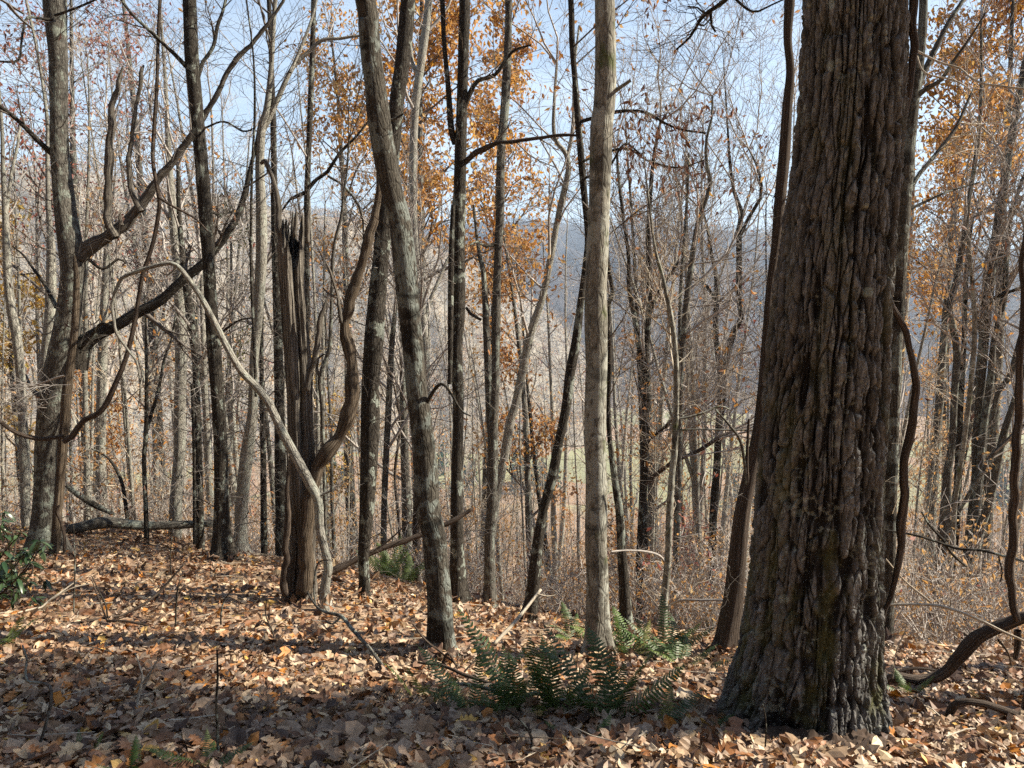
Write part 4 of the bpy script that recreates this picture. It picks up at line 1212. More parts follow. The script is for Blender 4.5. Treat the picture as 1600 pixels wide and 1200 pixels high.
tree('bare_tree', 'thin straight dark stem rising from behind the right edge of the broken snag', 'tree', 12.5,
     [(481, 880, 12), (480, 700, 11), (479, 500, 10), (479, 333, 9), (481, 267, 9), (485, 167, 9), (490, 0, 8)], 'dark', ext=4, crown=(7, 2.2, 2, 0.5), seed=41, sides=10,
     branches=[([(479, 300, 7), (460, 308, 6), (453, 312, 4), (440, 330, 3)], 0, None), ([(481, 296, 7), (495, 280, 6), (512, 268, 6), (530, 240, 5), (555, 215, 4), (575, 190, 3)], -0.3, None, 0, (5, .8, 1)), ([(512, 275, 4), (530, 285, 4), (550, 305, 4), (562, 325, 4), (567, 345, 3), (568, 380, 2)], 0, None, -.2)])
tree('bare_tree', 'slender crooked sapling in the gap between the snag and its twisted second stem', 'tree', 9.0,
     [(509, 900, 7), (508, 800, 6), (505, 700, 6), (503, 633, 7), (500, 592, 8), (508, 565, 7), (515, 545, 7), (518, 467, 5), (520, 400, 5), (526, 365, 5), (533, 340, 5), (537, 300, 4), (542, 270, 3), (545, 220, 3)], 'grey', crown=(8, 1.3, 2, 0.5), twigs=(2*10, .6, 1, 800, 420), seed=42, sides=8,
     branches=[([(501, 594, 5), (495, 577, 5), (497, 560, 4), (507, 553, 3)], 0, None)])
tree('bare_tree', 'pale ridged trunk at the left edge of the picture, left of the big rough trunk', 'tree', 13.0,
     [(45, 862, 17), (40, 800, 16), (39, 733, 17), (36, 667, 16), (33, 600, 16), (27, 533, 17), (18, 483, 16), (12, 433, 15), (8, 330, 11), (5, 270, 8), (3, 200, 6)], 'pale', ext=3, crown=(8, 2.4, 2, 0.5), twigs=(2*8, 1, 1, 800, 300), seed=51, sides=12,
     stems=[([(9, 340, 7), (18, 270, 6), (27, 230, 5), (32, 190, 4)], 0.3, None)])
tree('bare_tree', 'pale trunk showing between the left-edge trunk and the big rough trunk', 'tree', 14.5,
     [(66, 850, 18), (68, 700, 19), (72, 560, 19), (78, 500, 19), (80, 400, 16), (76, 330, 9), (74, 250, 7), (73, 180, 6), (60, 90, 5), (47, 27, 5)], 'pale', ext=3, crown=(8, 2.4, 2, 0.5), seed=52, sides=10, leaves=(BROWNL, .12, 1, .12))
tree('bare_tree', 'stout pale grey trunk right of the big rough trunk, behind the fallen log', 'tree', 16.0,
     [(161, 840, 19), (160, 800, 18), (158, 733, 17), (158, 650, 17), (160, 560, 17), (163, 480, 14), (166, 400, 10), (170, 330, 8), (175, 250, 6)], 'pale', crown=(9, 3.0, 2, 0.35), twigs=(2*8, 1.2, 1, 820, 500), seed=53, sides=10, leaves=(REDL, .12, 1, .15))
tree('bare_tree', 'thin dark forked sapling growing just in front of the right end of the fallen log', 'tree', 12.8,
     [(229, 853, 9), (228, 800, 8), (225, 720, 8), (228, 680, 8), (229, 600, 6), (228, 510, 4), (226, 460, 3)], 'dark', crown=(7, 1.4, 2, 0.5), twigs=(2*8, .8, 1, 800, 550), seed=54, sides=8,
     stems=[([(229, 675, 6), (237, 645, 6), (247, 613, 6), (257, 560, 5), (267, 533, 4), (275, 490, 3)], 0.3, None), ([(199, 812, 7), (192, 760, 7), (180, 730, 6), (165, 712, 4), (140, 700, 3)], 0.6, None, 1.0)])
tree('bare_tree', 'thick pale mossy trunk with a shaggy top, left of the straight dark trunk', 'tree', 14.0,
     [(272, 852, 22), (275, 783, 21), (281, 700, 19), (281, 633, 19), (283, 567, 20), (282, 480, 20), (276, 400, 17), (270, 330, 14), (266, 280, 12), (262, 200, 8), (258, 120, 6)], 'pale', ext=2, crown=(9, 2.6, 2, 0.45), twigs=(2*12, 1, 1, 840, 350), seed=55, sides=12, leaves=(ORANGE, .10, 1, .10))
tree('bare_tree', 'dark slanting trunk immediately right of the thick pale mossy one', 'tree', 13.5,
     [(313, 850, 15), (311, 750, 13), (308, 650, 13), (305, 560, 12), (299, 510, 15), (293, 460, 14), (286, 400, 11), (280, 340, 8), (278, 260, 6)], 'dark', crown=(9, 2.6, 2, 0.4), twigs=(2*10, 1, 1, 840, 450), seed=56, sides=10,
     stems=[([(300, 600, 6), (303, 700, 6), (304, 850, 6)], 0.0, 'dark', -0.4)])
tree('bare_tree', 'pale trunk mostly hidden behind the straight dark trunk with the lichened foot', 'tree', 16.0,
     [(331, 850, 15), (328, 770, 14), (325, 700, 13), (322, 640, 12), (319, 560, 10), (316, 480, 8), (314, 400, 6)], 'pale', crown=(9, 2.8, 2, 0.3), seed=57, sides=8)
tree('bare_tree', 'slim dark trunk between the pale lichened trunk and the snag', 'tree', 13.0,
     [(413, 880, 12), (412, 800, 11), (411, 700, 10), (409, 610, 8), (409, 520, 6), (411, 420, 5)], 'dark', crown=(9, 2.2, 2, 0.4), twigs=(2*8, .9, 1, 840, 600), seed=58, sides=8)

# ---- centre, behind
tree('bare_tree', 'slim grey trunk behind the straight dark grey one, leaning slightly right as it rises', 'tree', 13.0,
     [(599, 900, 10), (600, 800, 10), (604, 700, 10), (609, 600, 10), (613, 530, 9), (619, 470, 6), (622, 400, 5)], 'grey', crown=(9, 2.3, 2, 0.4), twigs=(2*10, 1, 1, 860, 500), seed=61, sides=8)
tree('bare_tree', 'grey trunk half hidden behind the leaning lichen-blotched tree, bright ferns at its foot', 'tree', 14.0,
     [(636, 915, 16), (635, 800, 15), (632, 700, 13), (630, 620, 11), (627, 540, 8), (624, 450, 6)], 'grey', crown=(9, 2.5, 2, 0.35), twigs=(2*8, 1, 1, 860, 600), seed=62, sides=9,
     stems=[([(628, 880, 5), (622, 800, 5), (617, 740, 5), (625, 660, 4), (615, 600, 3)], 0.0, 'vine', -0.6)])
tree('bare_tree', 'dark brown trunk showing low down just left of the foot of the leaning lichen-blotched tree', 'tree', 13.0,
     [(651, 925, 14), (651, 860, 13), (651, 800, 12), (652, 700, 10), (654, 600, 8), (655, 500, 6)], 'vine', crown=(8, 2.5, 2, 0.4), seed=63, sides=8)
tree('bare_tree', 'tall pale wavy trunk in front of the orange-leaved crown, right of the leaning tree', 'tree', 16.0,
     [(668, 930, 16), (667, 800, 15), (666, 700, 15), (665, 600, 15), (662, 520, 14), (655, 450, 11), (649, 383, 12), (645, 300, 12), (647, 200, 13), (652, 140, 13), (660, 83, 13), (667, 30, 12), (672, -20, 11)], 'pale', ext=4, crown=(8, 2.6, 2, 0.6), twigs=(2*10, 1.1, 1, 850, 400), seed=64, sides=10,
     branches=[([(663, 500, 8), (672, 470, 7), (680, 450, 6), (697, 410, 5), (708, 390, 3)], 0.3, None), ([(655, 120, 6), (645, 100, 6), (640, 60, 5), (637, 20, 4), (630, -20, 3)], 0.3, None), ([(648, 520, 4), (640, 470, 5), (632, 440, 4)], 0.4, None)])
tree('bare_tree', 'tall even grey trunk midway between the double trunk and the straight pale trunk', 'tree', 10.0,
     [(766, 952, 21), (765, 890, 17), (765, 833, 16), (769, 783, 16), (770, 683, 16), (774, 600, 13), (775, 500, 14), (778, 400, 12), (781, 333, 13), (783, 233, 13), (790, 150, 14), (795, 0, 10)],
     'grey', ext=5, crown=(8, 2.5, 2, 0.6), twigs=(2*14, .9, 1, 900, 60), seed=65, sides=14, step=0.07,
     stems=[([(768, 690, 10), (765, 650, 12), (763, 583, 12), (760, 517, 11), (756, 433, 8), (750, 400, 7), (745, 370, 5), (740, 320, 4)], 0.4, None, 0.05)],
     branches=[([(776, 380, 6), (760, 385, 5), (745, 378, 4), (735, 383, 3)], -0.3, 'dark'), ([(752, 500, 4), (735, 490, 5), (728, 480, 4)], 0, 'dark')], leaves=(ORANGE, .09, 1, .12))
tree('bare_tree', 'pale trunk leaning right in a long curve, rising from beside the tall even grey trunk', 'tree', 10.6,
     [(766, 895, 16), (767, 840, 15), (775, 780, 14), (787, 720, 14), (797, 660, 14), (805, 633, 13), (817, 577, 14), (830, 517, 13), (847, 467, 11), (862, 395, 10), (870, 350, 9), (877, 317, 10), (888, 267, 9), (884, 240, 8), (870, 222, 7), (865, 200, 6), (866, 160, 5), (870, 100, 4)],
     'pale', crown=(9, 1.8, 2, 0.45), twigs=(2*10, .8, 1, 850, 300), seed=66, sides=12, step=0.07,
     stems=[([(886, 246, 6), (893, 215, 6), (896, 180, 5), (897, 110, 4), (905, 40, 3)], 0.2, None)], leaves=(ORANGE, .09, 2, .22))
tree('bare_tree', 'wavy dark stem close behind the right side of the straight pale trunk', 'tree', 7.5,
     [(979, 992, 20), (976, 930, 18), (972, 867, 15), (968, 800, 13), (963, 767, 12), (954, 700, 8), (950, 633, 8), (953, 567, 8), (950, 483, 8), (957, 457, 7), (951, 417, 6), (948, 370, 4)], 'dark', crown=(6, 1.2, 2, 0.6), twigs=(2*9, .7, 1, 900, 450), seed=67, sides=12, step=0.05)
tree('bare_tree', 'dark forked trunk right of the straight pale trunk, its two stems parting at mid height', 'tree', 12.0,
     [(1001, 960, 15), (1000, 880, 13), (1003, 800, 12), (1007, 733, 13), (1008, 667, 12), (1010, 600, 12), (1007, 567, 12), (1011, 533, 10), (1013, 500, 9), (1015, 450, 9), (1013, 400, 8), (1014, 340, 7), (1019, 267, 6), (1024, 230, 5), (1032, 190, 4)], 'dark', crown=(9, 2.2, 2, 0.5, 1), twigs=(2*14, 1, 1, 900, 450), seed=68, sides=12,
     stems=[([(1008, 575, 9), (1000, 550, 9), (992, 500, 8), (983, 450, 7), (982, 400, 6), (974, 340, 5), (967, 283, 5), (964, 240, 4)], 0.3, None)],
     branches=[([(1012, 500, 6), (1025, 465, 6), (1040, 440, 5), (1060, 410, 4)], 0, None), ([(1003, 760, 6), (1022, 745, 7), (1045, 725, 6), (1060, 705, 4)], -0.3, 'vine'), ([(1003, 720, 5), (1015, 690, 5), (1040, 665, 5), (1050, 655, 4)], -0.3, 'vine')], leaves=(ORANGE, .10, 1, .08))
tree('bare_tree', 'slender smooth sunlit sapling rising out of the rear fern patch, right of the pale trunk', 'tree', 7.0,
     [(1035, 1000, 13), (1038, 940, 12), (1044, 867, 11), (1046, 800, 11), (1050, 740, 10), (1054, 700, 10), (1057, 600, 9), (1054, 533, 8), (1046, 483, 8), (1037, 440, 6), (1031, 417, 6), (1024, 390, 5), (1018, 350, 4), (1012, 300, 3), (1005, 240, 2)], 'beech', crown=(8, 1.0, 2, 0.5), twigs=(2*14, .7, 1, 960, 450), seed=69, sides=12, step=0.05, twig_mat='ptwig',
     branches=[([(1048, 945, 4), (1065, 938, 4), (1090, 938, 4), (1128, 938, 4), (1140, 943, 5), (1160, 942, 5), (1172, 928, 3)], -0.7, 'gtwig'), ([(1056, 655, 4), (1075, 652, 4), (1100, 645, 4), (1125, 635, 3), (1140, 640, 2)], 0, None), ([(1058, 672, 3), (1100, 671, 3), (1140, 672, 3), (1185, 672, 2)], -.3, None), ([(1040, 880, 4), (1030, 868, 4), (1010, 862, 4), (980, 860, 3), (955, 862, 3)], -.3, 'gtwig')])
tree('bare_tree', 'grey trunk right behind the slender sunlit sapling, running alongside it', 'tree', 11.0,
     [(1052, 955, 12), (1056, 880, 11), (1058, 800, 10), (1061, 700, 10), (1063, 600, 9), (1067, 533, 10), (1073, 467, 10), (1082, 400, 9), (1090, 350, 8), (1100, 320, 7), (1110, 287, 7), (1104, 255, 6), (1104, 217, 5), (1112, 185, 4), (1113, 150, 3)], 'grey', crown=(9, 1.9, 2, 0.45), twigs=(2*14, .9, 1, 900, 400), seed=70, sides=10,
     stems=[([(1063, 600, 6), (1062, 500, 6), (1065, 430, 6), (1070, 367, 6), (1074, 300, 5), (1076, 240, 4)], 0.4, None, 0.1)], leaves=(ORANGE, .09, 1, .10))
tree('bare_tree', 'dark Y-shaped tree between the slender sapling and the great oak', 'tree', 13.0,
     [(1113, 850, 13), (1115, 793, 13), (1120, 733, 12), (1123, 667, 12), (1128, 615, 14), (1124, 573, 9), (1118, 517, 9), (1120, 440, 8), (1112, 400, 6), (1106, 360, 5), (1098, 330, 4)], 'dark', crown=(9, 2.2, 2, 0.45, 1), twigs=(2*10, 1, 1, 830, 500), seed=71, sides=12,
     stems=[([(1127, 605, 9), (1130, 580, 11), (1138, 550, 11), (1147, 517, 11), (1158, 497, 9), (1155, 467, 9), (1155, 400, 10), (1155, 360, 9), (1158, 330, 8), (1147, 300, 6), (1140, 250, 5), (1138, 217, 4)], 0.2, None, 0, 1.5)],
     branches=[([(1156, 370, 6), (1170, 340, 6), (1188, 310, 6), (1190, 290, 5), (1183, 260, 4), (1170, 233, 3)], 0, None), ([(1118, 470, 5), (1105, 448, 5), (1095, 440, 4), (1085, 438, 3)], 0, None), ([(1150, 470, 5), (1140, 470, 4), (1128, 474, 3)], 0, None), ([(1062, 718, 5), (1090, 705, 6), (1125, 682, 7), (1138, 676, 4)], 0, 'vine', -0.4)])
tree('grapevine', 'shaggy brown trunk-like vine leaning up along the left side of the great oak', 'vine', 6.0,
     [(1130, 1032, 38), (1139, 980, 34), (1146, 933, 31), (1153, 867, 29), (1160, 800, 25), (1173, 733, 21), (1183, 683, 19), (1190, 617, 16), (1197, 530, 13), (1203, 450, 12), (1211, 390, 14), (1217, 333, 17), (1225, 250, 18), (1230, 170, 16), (1235, 110, 13), (1231, 60, 13), (1234, 0, 17), (1236, -60, 15), (1240, -200, 13)],
     'vine', ext=3, seed=72, sides=22, rough=0.13, step=0.04, crown=(4, 1.2, 1, 0.9), flare=1.1,
     branches=[([(1125, 1000, 14), (1110, 1020, 12), (1100, 1035, 9)], -0.2, None), ([(1165, 800, 7), (1168, 760, 6), (1167, 720, 5), (1170, 655, 4)], -.1, None), ([(1168, 790, 4), (1166, 745, 5), (1157, 690, 5), (1140, 665, 4), (1118, 640, 3)], -0.2, 'grey')], twigs=(2*8, .5, 1, 950, 300))
tree('bare_tree', 'lichened trunk tight behind the right side of the great oak, forking high up', 'tree', 6.6,
     [(1380, 1010, 26), (1388, 900, 22), (1391, 800, 21), (1397, 600, 22), (1405, 400, 27), (1411, 300, 29), (1418, 225, 27), (1428, 150, 20), (1438, 80, 16), (1443, 0, 14)], 'lich', ext=4, crown=(5, 1.8, 2, 0.7), seed=73, sides=18, step=0.05,
     stems=[([(1423, 170, 12), (1435, 135, 12), (1450, 100, 11), (1480, 40, 9), (1505, 0, 7), (1530, -40, 6)], 0.2, 'grey', 0, 2), ([(1425, 160, 9), (1445, 140, 9), (1470, 125, 7), (1490, 95, 6), (1515, 60, 4), (1540, 20, 3)], -0.2, 'grey')],
     branches=[([(1420, 300, 9), (1433, 277, 8), (1448, 258, 8), (1463, 240, 7), (1493, 200, 6), (1510, 163, 5), (1520, 140, 3)], 0.3, 'grey', 0, (5, .6, 1)), ([(1415, 330, 5), (1440, 318, 5), (1480, 300, 4), (1530, 285, 3)], 0.2, 'dark', 0, (3, .5, 1)),
               ([(1425, 78, 4), (1433, 80, 4), (1467, 97, 4), (1500, 107, 4), (1512, 118, 4), (1533, 130, 4), (1560, 134, 4), (1600, 139, 4), (1640, 142, 3)], -0.6, 'ptwig', -0.3, (6, .4, 1)), ([(1433, 88, 3), (1440, 108, 3), (1455, 118, 3), (1490, 125, 3), (1515, 140, 2), (1527, 160, 2)], -0.3, 'ptwig', -0.3)],
     twigs=(2*16, .6, 1, 950, 350), leaves=(BROWNL, .07, 1, .10), twig_mat='ptwig')

# ---- right-hand clump
tree('bare_tree', 'multi-stemmed grey clump right of the great oak, with one thin brightly sunlit stem', 'tree', 12.0,
     [(1462, 965, 20), (1466, 900, 18), (1470, 850, 16), (1477, 793, 16), (1481, 733, 14), (1487, 700, 12), (1492, 600, 12), (1495, 550, 12), (1490, 517, 11), (1483, 480, 10), (1493, 443, 11), (1503, 390, 10), (1513, 320, 8), (1522, 260, 7), (1530, 200, 6), (1533, 130, 5), (1533, 30, 4)], 'grey', crown=(9, 2.2, 2, 0.55, 1), twigs=(2*14, 1, 1, 900, 400), seed=81, sides=12,
     stems=[([(1480, 930, 15), (1488, 870, 14), (1495, 800, 14), (1498, 700, 12), (1500, 633, 12), (1506, 540, 9), (1508, 467, 9), (1512, 400, 7), (1520, 340, 5)], 0.5, 'dark', 0.2), ([(1484, 910, 9), (1488, 850, 9), (1493, 783, 8), (1500, 733, 9), (1507, 683, 9), (1517, 600, 9), (1523, 517, 9), (1520, 450, 8), (1515, 400, 7), (1512, 340, 5), (1525, 260, 4)], -0.3, 'beech', -0.3)],
     leaves=(ORANGE, .10, 1, .05))
tree('bare_tree', 'largest of the grey multi-stemmed clumps at the right edge, its stems fanning outwards', 'tree', 12.4,
     [(1508, 945, 26), (1512, 880, 20), (1520, 800, 17), (1526, 733, 16), (1525, 690, 15), (1530, 633, 14), (1537, 533, 17), (1541, 483, 19), (1548, 410, 21), (1557, 370, 17), (1564, 320, 16), (1573, 260, 14), (1583, 200, 13), (1592, 150, 12), (1603, 90, 11), (1615, 20, 9)], 'grey', ext=3, crown=(9, 2.2, 2, 0.5, 1), twigs=(2*12, 1, 1, 880, 350), seed=82, sides=14,
     stems=[([(1515, 880, 16), (1527, 770, 12), (1537, 667, 12), (1547, 600, 12), (1553, 533, 10), (1569, 467, 10), (1573, 400, 9), (1580, 333, 8), (1597, 283, 7), (1615, 240, 6)], 0.3, None, -0.2),
            ([(1520, 870, 20), (1530, 830, 16), (1543, 793, 14), (1553, 750, 14), (1567, 683, 13), (1577, 650, 11), (1588, 617, 10), (1600, 580, 9), (1620, 520, 8), (1640, 440, 7)], -0.4, None, -0.3),
            ([(1550, 655, 8), (1560, 612, 9), (1577, 590, 10), (1590, 550, 12), (1600, 515, 12), (1612, 470, 10), (1625, 400, 8)], -0.2, None, -0.4),
            ([(1498, 800, 6), (1518, 765, 7), (1550, 712, 8), (1570, 692, 7), (1585, 677, 6), (1605, 660, 5)], -0.3, None, -0.5)],
     branches=[([(1545, 470, 7), (1560, 462, 7), (1580, 455, 6), (1605, 445, 5)], -0.2, 'dark'), ([(1535, 540, 6), (1528, 500, 6), (1522, 470, 5)], 0.1, None)], leaves=(ORANGE, .10, 1, .06))
# ------------------------------------------------------------------ vines, fallen wood, sticks
def single(name, label, cat, pth, Y, dY=0.0, bark='vine', sides=10, rough=0.1, group=None, step=None, ground=None, extra=(), cap=True):
    """A thing in one mesh, or with side pieces as parts. ground: lift each point to rest this far above the ground."""
    P = path3(pth, Y, dY)
    S = kink(catmull(P, step or max(0.03, 0.006 * Y)), bark)
    if ground is not None:
        S[:, 2] = np.maximum(S[:, 2], ground_z(S[:, 0], S[:, 1]) + S[:, 3] * 0.5 + ground)
    org = S[0, :3].copy()
    m = MB(); m.tube(S, sides, rough, 8.0, cap)
    if not extra:
        return tag(link(name, m.mesh(name, BK[bark], org), loc=org), label, cat, group)
    root = thing(name, label, cat, org, group)
    link('stem', m.mesh('stem', BK[bark], org), root)
    for e in extra:
        p2, d2 = e[:2]
        S2 = catmull(path3(p2, Y + (e[2] if len(e) > 2 else 0), d2), 0.04)
        if ground is not None:
            S2[:, 2] = np.maximum(S2[:, 2], ground_z(S2[:, 0], S2[:, 1]) + S2[:, 3])
        m2 = MB(); m2.tube(S2, 6, 0.08, 8.0)
        link('side_twig', m2.mesh('side_twig', BK[bark], org), root)
    return root

single('grapevine', 'thick brown vine hanging in a bow against the right side of the great oak', 'vine',
       [(1379, 975, 9), (1383, 953, 10), (1393, 930, 11), (1402, 890, 11), (1411, 843, 12), (1410, 793, 13), (1413, 733, 13), (1420, 690, 13), (1425, 627, 12), (1427, 587, 12), (1423, 550, 12), (1413, 517, 12), (1397, 488, 11), (1385, 457, 10), (1383, 420, 9), (1388, 360, 8), (1398, 290, 8), (1402, 233, 8), (1408, 200, 11), (1417, 150, 12), (1425, 83, 13), (1428, 0, 14), (1430, -80, 14), (1432, -250, 13)],
       3.75, 0.0, 'vine', 18, 0.24)
single('grapevine', 'dark brown vine hanging down the right edge of the picture onto the arched fallen limb', 'vine',
       [(1587, 968, 12), (1580, 945, 12), (1578, 900, 14), (1580, 840, 14), (1584, 780, 14), (1588, 700, 14), (1592, 640, 13), (1593, 560, 12), (1597, 480, 9), (1600, 380, 8), (1610, 200, 8), (1618, 0, 8), (1622, -200, 8)], 4.4, 0.0, 'vine', 16, 0.26)
single('fallen_branch', 'thick dark fallen limb arching along the ground to the right edge, behind the great oak', 'fallen branch',
       [(1370, 1072, 13), (1385, 1062, 16), (1400, 1057, 16), (1440, 1062, 16), (1473, 1053, 18), (1500, 1027, 22), (1520, 1007, 24), (1550, 987, 25), (1577, 973, 25), (1600, 965, 23), (1640, 957, 22), (1700, 950, 20)], 4.75, -0.35, 'vine', 20, 0.24,
       extra=[([(1380, 1068, 9), (1410, 1072, 10), (1435, 1078, 9), (1460, 1078, 6)], -0.1), ([(1435, 1070, 6), (1434, 1090, 6), (1432, 1105, 5)], 0), ([(1395, 1052, 6), (1430, 1044, 6), (1460, 1047, 4)], 0, 0.2), ([(1590, 985, 14), (1590, 1010, 12), (1586, 1030, 8)], 0), ([(1560, 1000, 5), (1575, 1020, 4), (1580, 1040, 3)], 0.1)])
single('fallen_branch', 'shorter dark crooked limb lying on the leaves in the lower right corner', 'fallen branch',
       [(1478, 1130, 14), (1483, 1106, 14), (1494, 1097, 13), (1507, 1095, 12), (1533, 1098, 12), (1560, 1107, 13), (1600, 1123, 17), (1660, 1142, 20)], 3.95, -0.1, 'vine', 14, 0.12, extra=[([(1598, 1118, 12), (1605, 1080, 12), (1610, 1040, 9)], 0)])
single('branch', 'long thin pale bare branch slanting down to the right beyond the great oak', 'branch',
       [(1376, 945, 4), (1450, 945, 5), (1490, 953, 5), (1533, 970, 5), (1567, 987, 5), (1610, 1006, 5)], 4.3, -0.3, 'ptwig', 6, 0.06, extra=[([(1384, 873, 2), (1413, 907, 3), (1453, 940, 4)], 0), ([(1484, 950, 3), (1486, 940, 3), (1484, 936, 2)], 0), ([(1395, 1060, 2), (1400, 1020, 2), (1415, 985, 2)], 0)])
single('branch', 'thin dark branch crossing behind the bowed vine right of the great oak', 'branch',
       [(1380, 828, 3), (1433, 837, 4), (1483, 853, 5), (1500, 858, 5), (1533, 860, 5), (1573, 870, 5), (1610, 880, 4)], 5.4, -0.3, 'dark', 6, 0.06, extra=[([(1440, 800, 3), (1452, 820, 4), (1475, 845, 5)], 0), ([(1475, 848, 5), (1490, 868, 5), (1510, 885, 4)], 0.2), ([(1560, 868, 3), (1566, 895, 3), (1562, 910, 2)], 0)])
single('dead_pole', 'dark dead pole leaning up to the right from the snag to the double trunk', 'fallen branch',
       [(512, 896, 10), (520, 892, 11), (550, 877, 10), (583, 862, 9), (617, 850, 9), (657, 837, 9), (700, 818, 8), (738, 794, 6)], 8.4, 0.4, 'vine', 10, 0.08, extra=[([(560, 872, 4), (600, 850, 3), (640, 815, 2)], 0.1)])
single('stick', 'long curved grey stick on the leaves left of the leaning lichen-blotched tree', 'stick',
       [(480, 925, 3), (495, 948, 4), (510, 957, 5), (533, 963, 6), (550, 983, 6), (577, 1013, 6), (597, 1040, 6), (613, 1067, 6), (632, 1088, 6)], 6.7, -2.2, 'grey', 8, 0.08, extra=[([(533, 963, 4), (520, 975, 3), (508, 970, 3)], 0, -.5), ([(493, 946, 3), (490, 915, 3), (497, 880, 3), (515, 875, 2)], 0)])
single('stick', 'straight pale stick propped on the leaves between the leaning tree and the pale trunk', 'stick',
       [(771, 1007, 6), (800, 977, 6), (820, 953, 5), (845, 921, 4)], 6.1, 0.5, 'ptwig', 8, 0.05, extra=[([(840, 928, 3), (855, 932, 3), (868, 930, 2)], 0)])
single('stick', 'pale lichened stick lying across the fern clump', 'stick',
       [(678, 1055, 3), (700, 1066, 4), (735, 1070, 6), (752, 1073, 6), (790, 1085, 5), (810, 1092, 5), (835, 1083, 6), (860, 1093, 6), (885, 1106, 5), (905, 1111, 4)], 4.2, -0.25, 'pale', 8, 0.1, ground=0.06, extra=[([(800, 1075, 4), (785, 1055, 3), (770, 1043, 3)], .2), ([(830, 1083, 3), (805, 1095, 3), (785, 1110, 3), (770, 1125, 2)], -.1), ([(735, 1070, 3), (715, 1080, 3), (700, 1098, 2)], -.1)])
single('stick', 'dark dead brushy stick fallen against the foot of the leaning lichen-blotched tree', 'stick',
       [(652, 1035, 3), (670, 1038, 5), (690, 1040, 5), (710, 1047, 5), (735, 1058, 5), (770, 1070, 4), (800, 1085, 3)], 4.9, -0.4, 'vine', 6, 0.1, ground=0.05, extra=[([(690, 1040, 4), (700, 1020, 4), (715, 1045, 3)], 0), ([(645, 975, 3), (665, 1000, 3), (690, 1020, 3), (715, 1040, 3)], 0), ([(725, 1050, 3), (745, 1030, 3), (770, 1015, 2)], .1)])
single('twig', 'crooked grey twig standing out of the leaves at the lower left corner', 'twig',
       [(50, 1196, 6), (63, 1160, 6), (72, 1130, 6), (80, 1092, 6), (77, 1072, 6), (62, 1067, 5), (42, 1064, 5), (40, 1045, 4), (42, 1030, 4), (35, 1008, 3)], 3.15, 0.2, 'grey', 8, 0.08)
single('twig', 'pale forked twig standing in the leaf litter left of the tall thin seedling', 'twig',
       [(211, 1138, 4), (214, 1105, 5), (217, 1083, 5), (223, 1060, 4), (218, 1040, 3), (211, 1020, 2)], 3.7, 0.1, 'ptwig', 6, 0.08, extra=[([(222, 1068, 3), (235, 1050, 3), (248, 1028, 2)], 0), ([(217, 1083, 3), (225, 1075, 3), (240, 1040, 2)], 0)])
single('stick', 'long dark bent stick lying across the left foreground in the shade', 'stick',
       [(100, 1002, 3), (123, 982, 5), (145, 974, 5), (167, 970, 5), (190, 962, 5), (213, 950, 5), (235, 936, 4), (253, 920, 4), (290, 880, 3)], 6.0, 0.6, 'vine', 6, 0.08, ground=0.03, extra=[([(167, 970, 4), (200, 971, 4), (232, 978, 3)], -.1), ([(167, 970, 3), (160, 950, 3), (143, 905, 2)], 0.1)])
single('stick', 'thin pale stick slanting across the leaves near the left edge, below the evergreen shrub', 'stick',
       [(30, 985, 3), (50, 965, 4), (75, 940, 4), (100, 922, 3), (130, 900, 2)], 6.2, 0.6, 'ptwig', 6, 0.08, ground=0.05, extra=[([(75, 940, 3), (110, 920, 2), (140, 912, 2)], 0.1)])
for lab, pth, Y in [('tall thin dark seedling stem standing alone in the left foreground leaves', [(341, 1198, 5), (340, 1150, 5), (338, 1100, 4), (340, 1060, 4), (339, 1015, 3)], 3.1),
                    ('thin seedling in the left foreground with a withered brown leaf cluster at its tip', [(274, 985, 3), (275, 950, 3), (277, 925, 3), (281, 905, 2)], 5.9),
                    ('fine upright twig near the left edge in front of the sunlit leaves', [(114, 985, 2.5), (116, 920, 2.5), (117, 880, 2), (115, 820, 1.5)], 6.3),
                    ('fine leaning twig rising from the dark left foreground shade', [(168, 965, 3), (165, 945, 3), (155, 925, 2.5), (143, 900, 2)], 6.2),
                    ('short dark forked twig at the edge of the shade below the lichened-foot trunk', [(348, 1000, 3), (345, 965, 3), (352, 935, 2.5), (372, 915, 2)], 6.0),
                    ('thin bare twig poking up through the leaves directly below the snag', [(432, 1010, 2.5), (425, 985, 2.5), (415, 960, 2), (418, 930, 2)], 5.8),
                    ('fine pale grass-like stalk beside the long grey curved stick', [(268, 910, 2.5), (266, 870, 2), (270, 825, 2)], 8.5),
                    ('thin dark twig between the fern clump and the lower right oak root', [(810, 1198, 4), (830, 1170, 4), (825, 1140, 3), (790, 1105, 3)], 3.2),
                    ('fine upright twig in front of the oak root on the bare earth', [(1195, 1180, 3), (1197, 1130, 2.5), (1192, 1100, 2)], 3.2)]:
    single('twig', lab, 'twig', pth, Y, 0.0, 'dark', 5, 0.05)
wl = link('withered_leaf', None) if False else None
single('fallen_log', 'grey weathered log lying across the slope at the left, in front of the pale trunks', 'log',
       [(104, 827, 16), (130, 823, 19), (160, 817, 20), (190, 818, 18), (240, 821, 15), (290, 820, 13), (335, 818, 11)], 12.7, 0.9, 'grey', 18, 0.18)
single('fallen_branch', 'lichen-crusted broken pole slanting down behind the fallen log at the left', 'fallen branch',
       [(104, 758, 8), (115, 768, 9), (133, 780, 10), (150, 790, 10), (168, 799, 8), (180, 804, 5)], 13.6, 0.2, 'lich', 10, 0.12)
m = MB()
pf = at(95, 650, 9.4)
fan = thing('dead_branch', 'fan of fine pale dead twigs reaching left across the big rough far-left trunk', 'branch', pf)
